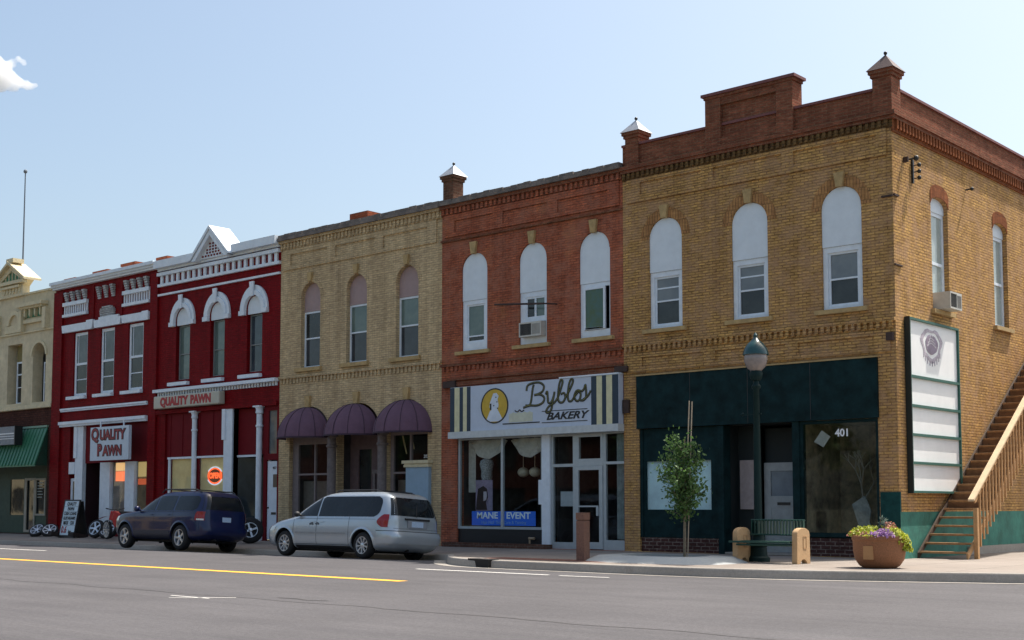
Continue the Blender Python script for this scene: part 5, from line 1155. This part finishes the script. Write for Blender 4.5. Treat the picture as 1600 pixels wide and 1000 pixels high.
# wheels and hubcaps leaning by the pawn shop
RUB = plain('tyre_rubber', (.014,.014,.015,1), .85, var=.3, vs=20); ALW = plain('alloy_silver', (.55,.57,.60,1), .3, metal=.8, var=.05); CHR = plain('chrome', (.75,.77,.8,1), .12, metal=1, var=.02); DKR = plain('rim_dark', (.02,.02,.022,1), .6)
def wheel(parent, c, r, w, axis, spokes, rr=.66, mats=(None,), name='wheel', sub=True, rubber=True):
    """axis: unit vector pointing outwards"""
    ax = Vector(axis).normalized(); a = Vector((0,0,1)) if abs(ax.z) < .9 else Vector((1,0,0)); a = (a-ax*a.dot(ax)).normalized(); b = ax.cross(a)
    M = Matrix(((a.x,b.x,ax.x,c[0]),(a.y,b.y,ax.y,c[1]),(a.z,b.z,ax.z,c[2]),(0,0,0,1)))
    prof = [(r*rr,-w/2),(r*.90,-w/2),(r*.985,-w*.36),(r,-w*.2),(r,w*.2),(r*.985,w*.36),(r*.90,w/2),(r*rr,w/2),(r*rr,-w/2)]
    m = MB(); m.lathe(prof, n=36, M=M, cap=False); ty = m.build('wheel' , RUB, parent, True, sharp=50)
    rc = r*rr
    m = MB(); m.lathe([(rc+.002,w/2-.005),(rc-.02,w/2-.006),(rc-.035,w/2-.05),(rc-.035,-w/2+.02)], n=36, M=M, cap=False)
    m.lathe([(.075,w/2-.06),(.075,w/2-.03),(.055,w/2-.018),(.001,w/2-.016)], n=16, M=M, cap=False)
    for i in range(spokes):
        t = 2*math.pi*i/spokes+.3; q = Matrix.Rotation(t, 4, 'Z'); hw = .045 if spokes <= 5 else .028
        m.add([(.04,-hw*.7,w/2-.05),(rc-.015,-hw,w/2-.05),(rc-.015,hw,w/2-.05),(.04,hw*.7,w/2-.05),(.04,-hw*.55,w/2-.02),(rc-.015,-hw*.7,w/2-.012),(rc-.015,hw*.7,w/2-.012),(.04,hw*.55,w/2-.02)], [(0,3,2,1),(4,5,6,7),(0,1,5,4),(1,2,6,5),(2,3,7,6),(3,0,4,7)], M @ q)
    m.build('rim', ALW, ty, True, sharp=35)
    m = MB(); m.lathe([(rc-.036,w/2-.12),(.001,w/2-.12)], n=24, M=M, cap=False); m.build('brake_disc', DKR, ty)
    return ty
for i,(x,y,rz_) in enumerate(((-35.35,-1.1,.5),(-34.85,-.85,.8))):
    A = thing('loose_wheel', (x,y,.13), ['silver wheel lying tilted beside the pavement sign, outer one','silver wheel lying tilted beside the pavement sign, inner one'][i], 'wheel', 'loose wheels for sale')
    wheel(A, (x,y,.13+.22), .33, .16, (math.sin(rz_)*.55,-math.cos(rz_)*.6,.62), 7, .78)
for i,(x,y,ax) in enumerate(((-30.95,-1.15,(.25,-.85,.35)),(-30.45,-.95,(.3,-.6,.6)))):
    A = thing('loose_wheel', (x,y,.13), ['five-spoke wheel leaning against the white post','silver wheel lying against the leaning five-spoke wheel'][i], 'wheel', 'loose wheels for sale')
    wheel(A, (x,y,.13+.33-.08*i), .35, .18, ax, 5+i*3, .74)
A = thing('loose_wheel', (-21.6,-1.2,.13), 'big black tyre on white rim leaning behind the blue car by the white door', 'wheel', 'loose wheels for sale'); wheel(A, (-21.6,-1.2,.13+.39), .42, .26, (.75,-.62,.15), 4, .58)
# red dirt bike
BK_ = thing('motorcycle', (-28.6,-1.7,.12), 'red off-road motorcycle parked on the pavement half hidden by the blue car', 'motorcycle')
Mk = Matrix.Translation((-29.2,-1.75,.12)) @ Matrix.Rotation(R(8),4,'Z')
def mk(p): return tuple(Mk @ Vector(p))
RD = plain('bike_red', (.42,.012,.02,1), .3, coat=.4)
for (x,nm) in ((0,'front'),(1.35,'rear')):
    c = mk((x,0,.34)); ax = (Mk.to_3x3() @ Vector((-.28,-1,0))).normalized() if x == 0 else Mk.to_3x3() @ Vector((0,-1,0)); wheel(BK_, c, .34, .10, ax, 10, .82)
m = MB()
for s in (-.07,.07): m.cyl(mk((0,s,.34)), mk((.36,s,1.02)), .022, n=8)
m.build('fork', ALW, BK_, True)
m = MB(); m.tube([mk((.42,-.40,1.10)),mk((.40,-.15,1.05)),mk((.38,.15,1.05)),mk((.42,.40,1.10))], .014, 6); m.cyl(mk((.42,-.42,1.10)),mk((.41,-.30,1.08)),.02); m.build('handlebar', BLKM, BK_, True)
m = MB(); v=[]; f=[]
for i in range(9):
    t=-.5+i*.2; p=(.02-.42*math.sin(t-.2), .74+.0*t, 0); 
    for s in (-.06,.06): v.append(mk((.30-.75*(i/8), s, .80+.06*math.sin(i*.35)-.10*(i/8))))
for i in range(8): f.append((2*i,2*i+1,2*i+3,2*i+2))
m.add(v,f); m.plate([(.18,.70),(.34,.66),(.42,1.0),(.28,1.02)], [], -.1, .1, Mk); m.plate([(.40,.72),(.55,.42),(.72,.5),(.85,.92),(.5,1.0)], [], -.15, .15, Mk); m.plate([(1.2,.82),(1.9,1.0),(1.9,1.03),(1.15,.95)], [], -.08,.08, Mk); m.build('fairing', RD, BK_, bevel=.02)
m = MB(); m.plate([(.75,.90),(1.5,.92),(1.5,.98),(.72,1.0)], [], -.11, .11, Mk); m.build('seat', BLKM, BK_, bevel=.02)
m = MB(); m.plate([(.5,.35),(.95,.3),(1.0,.75),(.55,.8)], [], -.12,.12,Mk); m.tube([mk((.5,-.06,.9)),mk((.5,-.06,.35)),mk((.95,-.06,.3)),mk((1.0,-.06,.9))], .02, 6); m.cyl(mk((.95,-.05,.36)),mk((1.35,-.07,.34)),.03); m.build('engine', BLKM, BK_)
# kerb inlet
m = MB(); mi = Matrix.Translation((-6.75,-6.13,.06)) @ Matrix.Rotation(R(-15),4,'Z'); m.box(-.42,.42,-.17,.10,-.08,.103,mi)
tag(m.build('storm_drain', plain('drain_black', (.012,.01,.01,1), .9), None, loc=(-6.75,-6.13,.06)), 'dark storm drain inlet set in the kerb near the bakery', 'drain')
# ---------------------------------------------------------------- vehicles
class Car:
    """body as a stack of rounded plan outlines; x = 0 front .. L rear, y across, z up"""
    def __init__(s, knots, n=5.0):
        s.k = knots; s.n = n
    def at(s, z):
        K = s.k
        if z <= K[0][0]: return K[0][1:]
        if z >= K[-1][0]: return K[-1][1:]
        for i in range(len(K)-1):
            if K[i][0] <= z <= K[i+1][0]:
                t = (z-K[i][0])/(K[i+1][0]-K[i][0]); h = K[i+1][0]-K[i][0]; out = []
                for c in range(1, 4):
                    d = (K[i+1][c]-K[i][c])/h
                    m0 = 0 if i == 0 else .5*(d+(K[i][c]-K[i-1][c])/(K[i][0]-K[i-1][0])); m1 = d if i == len(K)-2 else .5*(d+(K[i+2][c]-K[i+1][c])/(K[i+2][0]-K[i+1][0]))
                    if i == 0: m0 = d
                    out.append((2*t**3-3*t*t+1)*K[i][c]+(t**3-2*t*t+t)*h*m0+(-2*t**3+3*t*t)*K[i+1][c]+(t**3-t*t)*h*m1)
                return out
    def P(s, th, z, off=0):
        xf, xr, w = s.at(z); xc = (xf+xr)/2; a = (xr-xf)/2+off; e = 2/s.n; c, sn = math.cos(th), math.sin(th)
        return (xc+a*math.copysign(abs(c)**e, c), (w+off)*math.copysign(abs(sn)**e, sn), z)
    def side(s, x, z, off=0, sg=-1):
        xf, xr, w = s.at(z); xc = (xf+xr)/2; a = (xr-xf)/2; q = min(.9999, abs((x-xc)/a)); return (x, sg*((w)*(1-q**s.n)**(1/s.n)+off), z)
    def rear(s, y, z, off=0):
        xf, xr, w = s.at(z); xc = (xf+xr)/2; a = (xr-xf)/2; q = min(.9999, abs(y/w)); return (xc+a*(1-q**s.n)**(1/s.n)+off, y, z)
    def front(s, y, z, off=0):
        xf, xr, w = s.at(z); xc = (xf+xr)/2; a = (xr-xf)/2; q = min(.9999, abs(y/w)); return (xc-a*(1-q**s.n)**(1/s.n)-off, y, z)
def patch(fn, us, vs, off=.004):
    """grid over us x vs(u-range function) -> verts, faces"""
    v = []; f = []
    for j, z in enumerate(vs):
        row = us(z); 
        for u in row: v.append(fn(u, z, off))
        n = len(row)
    for j in range(len(vs)-1):
        for i in range(n-1): f.append((j*n+i, j*n+i+1, (j+1)*n+i+1, (j+1)*n+i))
    return v, f
def lin(a, b, n): return [a+(b-a)*i/(n-1) for i in range(n)]
def car(name, loc, label, cat, group, knots, paint, axles, wr, track, spokes, spec):
    Cc = Car(knots, spec.get('n', 5.0)); T = thing(name, loc, label, cat, group, rx=R(-3.6)); ORG[T.name] = Vector((0,0,0))
    zs = []; z0, z1 = knots[0][0], knots[-1][0]
    zs = lin(z0, z1-.08, 44)+lin(z1-.075, z1, 9); N = 128; v = []; f = []
    for z in zs:
        for i in range(N): v.append(Cc.P(2*math.pi*i/N, z))
    for j in range(len(zs)-1):
        for i in range(N): f.append((j*N+i, j*N+(i+1)%N, (j+1)*N+(i+1)%N, (j+1)*N+i))
    f.append(tuple(range(N-1,-1,-1))); f.append(tuple(range((len(zs)-1)*N, len(zs)*N)))
    m = MB(); m.add(v, f); body = m.build('body', paint, T, True, sharp=38)
    cut = MB()
    for x in axles:
        for s in (-1, 1): cut.cyl((x, s*(track-.24), wr+.0), (x, s*(track+.5), wr+.0), wr+.07, n=40)
    cm = bpy.data.meshes.new('c'); cm.from_pydata(cut.v, [], cut.f); c_o = bpy.data.objects.new('c', cm); COL.objects.link(c_o); c_o.parent = T
    bo = body.modifiers.new('b', 'BOOLEAN'); bo.object = c_o; bo.operation = 'DIFFERENCE'; bo.solver = 'EXACT'
    bpy.context.view_layer.update(); dg = bpy.context.evaluated_depsgraph_get()
    me = bpy.data.meshes.new_from_object(body.evaluated_get(dg)); old = body.data; body.modifiers.clear(); body.data = me; bpy.data.objects.remove(c_o)
    me.polygons.foreach_set('use_smooth', [True]*len(me.polygons)); me.set_sharp_from_angle(angle=R(38))
    me.materials.clear(); me.materials.append(paint)
    for x in axles:
        for s in (-1, 1):
            m = MB(); v_ = []; r_ = wr+.068; yi = track-.234; na = 30
            for k in range(na+1):
                a_ = R(-22)+R(224)*k/na; q = (x+r_*math.cos(a_), wr+r_*math.sin(a_)); yo = abs(Cc.side(q[0], max(q[1], knots[0][0]), -.010)[1])
                v_ += [(q[0], s*yo, q[1]), (q[0], s*yi, q[1])]
            v_.append((x, s*yi, wr)); f_ = [(2*k, 2*k+2, 2*k+3, 2*k+1) for k in range(na)]+[(2*k+1, 2*k+3, 2*na+2) for k in range(na)]
            m.add(v_, f_); m.build('wheel_well', BLACK, T)
            wheel(T, (x, s*(track-.115), wr), wr, .23, (0,s,0), spokes, .66)
    for x in axles:
        for s in (-1, 1):
            m = MB(); v_ = []; na = 28
            for k in range(na+1):
                a_ = R(-14)+R(208)*k/na
                for (r_, o_) in ((wr+.071, .004), (wr+.073, .020), (wr+.105, .016), (wr+.135, -.004)):
                    q = (x+r_*math.cos(a_), max(wr+r_*math.sin(a_), knots[0][0]+.01)); v_.append(Cc.side(q[0], q[1], o_, s))
            m.add(v_, [(4*k+j, 4*k+4+j, 4*k+5+j, 4*k+1+j) for k in range(na) for j in range(3)]); m.build('fender_lip', paint, T, True)
    def part(nm, mat, vf, smooth=True):
        m = MB()
        for a in (vf if isinstance(vf, list) else [vf]): m.add(*a)
        return m.build(nm, mat, T, smooth)
    return T, Cc, part, body
CGL = glassy('car_glass', (.010,.013,.016,1), rough=.03, spec=.35, wav=0.0)
SILV = plain('silver_car_paint', (.41,.46,.50,1), .3, metal=.45, var=.02, coat=.8); NAVY = plain('navy_car_paint', (.004,.010,.055,1), .3, metal=0, spec=.3, var=.02, coat=.55)
SEAM = plain('door_seam', (.03,.03,.032,1), .7); TRM = plain('black_plastic', (.02,.02,.022,1), .6); REDL = plain('tail_light_red', (.26,.006,.012,1), .2, coat=.3, spec=.4); PLT = plain('licence_plate', (.42,.55,.72,1), .5, var=.15, vs=40); CLR = plain('clear_lamp', (.6,.6,.58,1), .1, coat=1)
def both(fn):
    return [fn(-1), fn(1)]
def sidepatch(C, xl, xr_, zlo, zhi, nz=8, nx=14, off=.004, sg=-1):
    return patch(lambda u, z, o: C.side(u, z, o, sg), lambda z: lin(xl(z) if callable(xl) else xl, xr_(z) if callable(xr_) else xr_, nx), lin(zlo, zhi, nz), off)
def rounded(xa, xb, za, zb, r, rear_r=None):
    """x-limits of a rounded window as functions of z"""
    rr = rear_r or r
    def l(z, x0=xa):
        b = x0(z) if callable(x0) else x0; d = max(0, (zb-z) and 0); e = min(z-za, zb-z); return b+(r-math.sqrt(max(0, r*r-(r-e)**2)) if e < r else 0)
    def g(z, x0=xb):
        b = x0(z) if callable(x0) else x0; e = min(z-za, zb-z); return b-(rr-math.sqrt(max(0, rr*rr-(rr-e)**2)) if e < rr else 0)
    return l, g
# --- silver minivan
K = [(.20,.42,4.85,.78),(.26,.16,4.98,.90),(.34,.06,5.06,.955),(.46,.01,5.10,.985),(.60,.0,5.11,.995),(.70,.04,5.06,.998),(.80,.15,5.03,.995),(.88,.34,5.02,.988),(.95,.62,5.015,.980),(1.00,.92,5.01,.970),(1.05,1.10,5.0,.955),(1.20,1.36,4.955,.912),(1.35,1.62,4.90,.868),(1.50,1.92,4.82,.820),(1.60,2.16,4.74,.775),(1.66,2.40,4.62,.70),(1.70,2.75,4.40,.60),(1.715,3.2,4.0,.42)]
VT, VC, part, body = car('minivan', (-15.0-1.0,-4.12,-.065), 'silver minivan with dark tinted windows parked at the kerb before the purple awnings', 'car', 'cars parked along the kerb', K, SILV, (.98,4.06), .335, .97, 9, {'n':6.6})
ws = lambda z: VC.at(z)[0]
A0 = lambda z: VC.at(z)[0]+.30-(z-1.06)*.05; l1, r1 = rounded(A0, 2.35, 1.055, 1.56, .04)
part('front_side_window', CGL, both(lambda s: sidepatch(VC, lambda z: min(A0(z)+.0, 2.2), 2.28, 1.055, 1.55, sg=s)))
l2, r2 = rounded(2.32, 4.60, 1.05, 1.575, .03, .20)
part('rear_side_window', CGL, both(lambda s: sidepatch(VC, lambda z: max(2.33, A0(z)+.06), r2, 1.052, 1.572, 12, 20, sg=s)))
part('windshield', CGL, patch(lambda y, z, o: VC.front(y, z, o), lambda z: lin(-VC.at(z)[2]*.84, VC.at(z)[2]*.84, 14), lin(1.08, 1.60, 8), .004))
def rw(z, k=.84): e = min(z-1.10, 1.56-z); w = VC.at(z)[2]*k; return w-(.08-math.sqrt(max(0,.0064-(.08-e)**2)) if e < .08 else 0)
part('rear_window', CGL, patch(lambda y, z, o: VC.rear(y, z, o), lambda z: lin(-rw(z), rw(z), 16), lin(1.10,1.56,12), .005))
th = lambda a: R(a)
def thp(C, a, b, z0, z1, off, n=12, nz=5): return patch(lambda u, z, o: C.P(u, z, o), lambda z: lin(a, b, n), lin(z0, z1, nz), off)
for s in (-1, 1):
    def tl(z, s=s):
        e = (z-.80)/(1.14-.80); w = math.sin(math.pi*min(1,max(0,.12+e*.80)))**.6; return lin(s*R(38), s*R(38+(63-38)*w), 8)
    v_, f_ = patch(lambda u, z, o: VC.P(u, z, o), tl, lin(.80,1.12,10), .012); part('tail_light', REDL, (v_, f_ if s > 0 else [q[::-1] for q in f_]))
v1 = thp(VC, -R(62), R(62), .40, .70, .035, 40, 8)
part('rear_bumper', SILV, v1); part('bumper_step', SILV, [([VC.P(a, .70, o) for a in lin(-R(62),R(62),40) for o in (.0,.035)], [(2*i,2*i+1,2*i+3,2*i+2) for i in range(39)])])
part('bumper_crease', SEAM, thp(VC, -R(62), R(62), .705, .72, .004, 30, 2))
part('side_molding', plain('silver_trim', (.30,.33,.36,1), .35, metal=.5), both(lambda s: sidepatch(VC, 1.45, 3.45, .60, .64, 3, 10, .012, s)))
seams = []
for s in (-1, 1):
    for (x, a, b) in ((1.36,.34,1.04),(2.30,.32,1.05),(3.55,.32,1.05)): seams.append(sidepatch(VC, x-.006, x+.006, a, b, 10, 2, .003, s))
    seams.append(sidepatch(VC, 1.2, 4.5, .985, .992, 2, 14, .003, s)); seams.append(sidepatch(VC, 1.36, 3.6, .325, .335, 2, 14, .003, s))
seams.append(thp(VC, -R(24), R(24), .775, .782, .004, 14, 2))
part('door_seam', SEAM, seams)
part('rocker_panel', TRM, both(lambda s: sidepatch(VC, 1.4, 3.6, .205, .30, 3, 10, .006, s)))
part('door_handle', SILV, both(lambda s: sidepatch(VC, 2.08, 2.24, .90, .925, 2, 4, .02, s))+both(lambda s: sidepatch(VC, 2.42, 2.58, .90, .925, 2, 4, .02, s)))
m = MB(); x_, y_, z_ = VC.rear(0, .98, .02); m.box(x_-.06,x_+.015,-.42,.42,1.00,1.045); m.build('plate_hood', TRM, VT)
m = MB(); m.box(5.03,5.045,-.20,.20,.83,.97); m.build('licence_plate', PLT, VT)
m = MB(); m.box(5.03,5.038,-.34,.34,.80,.995); m.build('plate_recess', plain('plate_recess_grey', (.25,.27,.3,1), .4), VT)
m = MB()
for s in (-1,1): m.tube([(2.6,s*.60,1.70),(2.75,s*.62,1.745),(4.1,s*.60,1.745),(4.3,s*.57,1.70)], .018, 6)
for x in (2.9,4.0): m.cyl((x,-.6,1.745),(x,.6,1.745),.014,n=6)
m.build('roof_rack', TRM, VT, True)
for s in (-1,1):
    m = MB(); m.ball((1.52,s*1.02,1.10), .10, 12, 8, (.7,.9,.75)); m.cyl((1.55,s*.9,1.07),(1.55,s*1.0,1.09),.03); m.build('mirror', TRM, VT, True)
m = MB(); m.box(4.2,4.28,-.5,.5,1.735,1.75); m.build('rack_bar', TRM, VT)
part('quarter_glass', CGL, both(lambda s: patch(lambda u, z, o: VC.P(u, z, o), lambda z: lin(s*R(24), s*R(34), 4), lin(1.10,1.54,8), .006)))
part('rear_wiper', TRM, [patch(lambda y, z, o: VC.rear(y, z, o), lambda z: lin(-.02+(z-1.10)*.3-.012, -.02+(z-1.10)*.3+.012, 2), lin(1.08,1.36,4), .014)])
m = MB(); m.cyl((4.7,-.25,.24),(5.0,-.25,.24),.03); m.box(.9,4.2,-.7,.7,.16,.22); m.build('underbody', BLACK, VT)
for s in (-1,1):
    m = MB(); m.add(*thp(VC, R(180)-s*R(30), R(180)-s*R(62), .66, .78, .008, 8, 4)); m.build('headlight', CLR, VT, True)
m = MB()   # small script on the door, too small to read
random.seed(3)
for x0 in (2.02, 2.24):
    for i in range(5): q = VC.side(x0+i*.035, .84, .006); m.box(q[0], q[0]+.02, q[1]-.001, q[1]+.002, .82+random.uniform(0,.02), .86+random.uniform(0,.02))
    q = VC.side(x0+.08, .885, .006); m.box(q[0]-.04, q[0]+.05, q[1]-.001, q[1]+.002, .88, .895)
m.build('door_script', SEAM, VT)
# --- navy sport utility
K2 = [(.30,.40,4.65,.78),(.36,.18,4.78,.88),(.44,.08,4.84,.92),(.56,.03,4.87,.935),(.68,.01,4.86,.940),(.80,.02,4.83,.945),(.90,.06,4.81,.945),(1.00,.16,4.80,.94),(1.06,.36,4.795,.93),(1.11,.85,4.79,.92),(1.15,1.22,4.785,.905),(1.20,1.38,4.775,.885),(1.35,1.66,4.74,.83),(1.50,1.94,4.68,.77),(1.62,2.22,4.60,.715),(1.70,2.48,4.50,.65),(1.745,2.8,4.30,.55),(1.765,3.2,3.9,.40)]
UT, UC, part, ub = car('sport_utility_vehicle', (-22.95-.90,-4.05,-.035), 'dark navy blue four-door utility vehicle parked at the kerb before the pawn shop', 'car', 'cars parked along the kerb', K2, NAVY, (.90,3.80), .37, .925, 5, {'n':6.0})
A1 = lambda z: UC.at(z)[0]+.26
part('front_side_window', CGL, both(lambda s: sidepatch(UC, A1, 2.42, 1.16, 1.60, sg=s)))
part('middle_side_window', CGL, both(lambda s: sidepatch(UC, lambda z: max(2.50, A1(z)), 3.38, 1.16, 1.60, sg=s)))
l4, r4 = rounded(3.46, 4.50, 1.16, 1.60, .05, .16)
part('rear_side_window', CGL, both(lambda s: sidepatch(UC, l4, r4, 1.162, 1.598, 10, sg=s)))
part('windshield', CGL, patch(lambda y, z, o: UC.front(y, z, o), lambda z: lin(-UC.at(z)[2]*.84, UC.at(z)[2]*.84, 14), lin(1.2, 1.64, 8), .004))
part('rear_window', CGL, patch(lambda y, z, o: UC.rear(y, z, o), lambda z: lin(-UC.at(z)[2]*.86, UC.at(z)[2]*.86, 16), lin(1.20,1.60,10), .005))
for s in (-1, 1):
    v_, f_ = patch(lambda u, z, o: UC.P(u, z, o), lambda z: lin(s*R(26), s*R(52), 8), lin(.88,1.14,8), .012); tlp = part('tail_light', REDL, (v_, f_))
    m = MB(); m.add(*patch(lambda u, z, o: UC.P(u, z, o), lambda z: lin(s*R(28), s*R(48), 8), lin(.885,.93,3), .016)); m.build('reverse_lamp', CLR, tlp)
part('rear_bumper', NAVY, thp(UC, -R(59), R(59), .46, .70, .04, 40, 8)); part('bumper_step', TRM, [([UC.P(a, .70, o) for a in lin(-R(59),R(59),40) for o in (.0,.04)], [(2*i,2*i+1,2*i+3,2*i+2) for i in range(39)])])
seams=[]
for s in (-1,1):
    for (x,a,b) in ((1.42,.45,1.14),(2.46,.42,1.15),(3.42,.62,1.15)): seams.append(sidepatch(UC, x-.006, x+.006, a, b, 10, 2, .003, s))
    seams.append(sidepatch(UC, 1.3, 4.6, 1.125, 1.135, 2, 16, .003, s))
part('door_seam', SEAM, seams)
part('side_cladding', plain('navy_cladding', (.014,.018,.035,1), .5), both(lambda s: sidepatch(UC, 1.42, 3.32, .34, .56, 5, 12, .02, s)))
part('door_handle', NAVY, both(lambda s: sidepatch(UC, 2.2, 2.38, 1.02, 1.05, 2, 4, .022, s))+both(lambda s: sidepatch(UC, 3.1, 3.28, 1.02, 1.05, 2, 4, .022, s)))
m = MB()
for s in (-1,1): m.tube([(2.35,s*.62,1.70),(2.55,s*.66,1.80),(4.1,s*.64,1.80),(4.35,s*.60,1.72)], .02, 6)
for x in (2.8,3.9): m.cyl((x,-.64,1.80),(x,.64,1.80),.016,n=6)
m.build('roof_rack', TRM, UT, True)
for s in (-1,1):
    m = MB(); m.ball((1.62,s*1.0,1.20), .11, 12, 8, (.7,.9,.8)); m.cyl((1.64,s*.88,1.16),(1.64,s*.98,1.18),.03); m.build('mirror', NAVY, UT, True)
m = MB(); m.box(4.80,4.82,-.15,.15,.86,1.0); m.build('licence_plate', PLT, UT); m = MB(); m.box(.8,4.4,-.6,.6,.24,.32); m.cyl((4.5,-.4,.32),(4.9,-.4,.32),.03); m.build('underbody', BLACK, UT)
for s in (-1,1):
    m = MB(); m.add(*thp(UC, R(180)-s*R(28), R(180)-s*R(58), .84, .98, .008, 8, 4)); m.build('headlight', CLR, UT, True)
# ---------------------------------------------------------------- cloud
def cloud():
    N = NB('cloud_vapour'); t = N.t; t.nodes.remove(N.b); pv = N.n('ShaderNodeVolumePrincipled'); pv.inputs['Color'].default_value = (1,1,1,1); pv.inputs['Density'].default_value = .11; pv.inputs['Anisotropy'].default_value = .1
    t.links.new(pv.outputs[0], t.nodes['Material Output'].inputs['Volume']); m = MB(); random.seed(5)
    c0 = Vector((12.55,-27,1.3)); 
    def at(u, v, D=1400):
        k = fwd*F_PX + rgt*(u-PPX) - upv*(v-PPY); return c0+k.normalized()*D
    fwd = Vector((d_h.x*math.cos(pitch), d_h.y*math.cos(pitch), math.sin(pitch))); rgt = Vector((d_h.y, -d_h.x, 0)); upv = rgt.cross(fwd)
    bl = [(-40,110,28),(-15,118,24),(8,122,18),(25,128,13),(40,132,9),(50,134,6),(5,105,14),(-10,98,14),(20,102,8),(38,96,5),(28,93,6),(-5,134,14),(20,138,9),(-30,90,16)]
    for (u,v,r) in bl:
        p = at(u+random.uniform(-3,3), v+random.uniform(-2,2)); m.ball(p, r*1400/F_PX*1.05, 14, 10, (1,1,.8))
    ctr = at(0,115); o = m.build('cloud', N.m, None, True, loc=tuple(ctr)); tag(o, 'small soft white cloud at the upper left of the blue sky', 'cloud')
    mo = o.modifiers.new('r', 'REMESH'); mo.mode = 'VOXEL'; mo.voxel_size = 1.6
    tx_ = bpy.data.textures.new('puff', 'CLOUDS'); tx_.noise_scale = 7; dm = o.modifiers.new('d', 'DISPLACE'); dm.texture = tx_; dm.strength = 7; dm.mid_level = .6
cloud()
# ---------------------------------------------------------------- across the street (seen mirrored in the windows)
def opposite(x0, x1, h, mat, lab, wn):
    Y = -40.0; B = thing('street_building', ((x0+x1)/2, Y-5, 0), lab, 'building'); m = MB(); n = wn
    hs = []; w = (x1-x0)/n
    for i in range(n):
        a = x0+w*(i+.3); b = x0+w*(i+.7); hs.append((a,b,h*.58,h*.84)); hs.append((x0+w*(i+.12), x0+w*(i+.88), .6, h*.38))
    m.plate(rect(x0,x1,0,h), [rect(*q) for q in hs], Y-.3, Y); m.box(x0,x1,Y-10,Y-.5,0,h-.2); m.build('wall', mat, B)
    m = MB(); m.box(x0,x1,Y+.01,Y+.35,h-.5,h-.1); m.build('cornice', CREAM2, B)
    for q in hs: m = MB(); m.box(q[0],q[1],Y-.2,Y-.15,q[2],q[3]); m.build('window', G_DARK, B)
opposite(-125,-96,8.5,CREAM,'pale building across the street at its far left end',6); opposite(-95.9,-72,10,brick('ochre_brick',(.5,.36,.14,1),(.45,.3,.12,1),(.3,.22,.12,1)),'ochre brick building across the street, second from its far left end',5)
opposite(-71.9,-50,9,BRNB,'dark brown brick building across the street',5); opposite(-49.9,-36,6.5,BRNB,'low brown brick building across the street',3); opposite(-16,6,9,BUFF,'buff brick building across the street behind the camera',5)
def bigtree(x, y, h, lab):
    T = thing('shade_tree', (x,y,0), lab, 'tree', 'trees across the street'); m = MB(); m.cyl((x,y,0),(x,y,h*.5),.25,.14,8)
    for k in range(6): a=k*1.05; m.cyl((x,y,h*.35),(x+math.cos(a)*h*.22,y+math.sin(a)*h*.22,h*.7),.09,.03,6)
    m.build('trunk', BK, T); m = MB(); cl = [(Vector((x+random.gauss(0,h*.16),y+random.gauss(0,h*.16),h*.64+random.gauss(0,h*.15))), h*.13) for _ in range(22)]
    def fn():
        c, r = random.choice(cl); d = Vector((random.gauss(0,1),random.gauss(0,1),random.gauss(0,1))).normalized(); return c+d*r*random.uniform(.6,1), d
    leafmass(m, fn, 1800, .22, .6); m.build('crown', MATS['tree_leaves'], T)
for x,y,h,lab in ((-31,-37,9,'tall shade tree across the street beyond the low cream building'),(-22.5,-36,8,'shade tree across the street between two buildings'),(-9,-35.5,7.5,'shade tree across the street before the buff building'),(-56,-36.5,8,'shade tree across the street before the red brick building')): bigtree(x,y,h,lab)
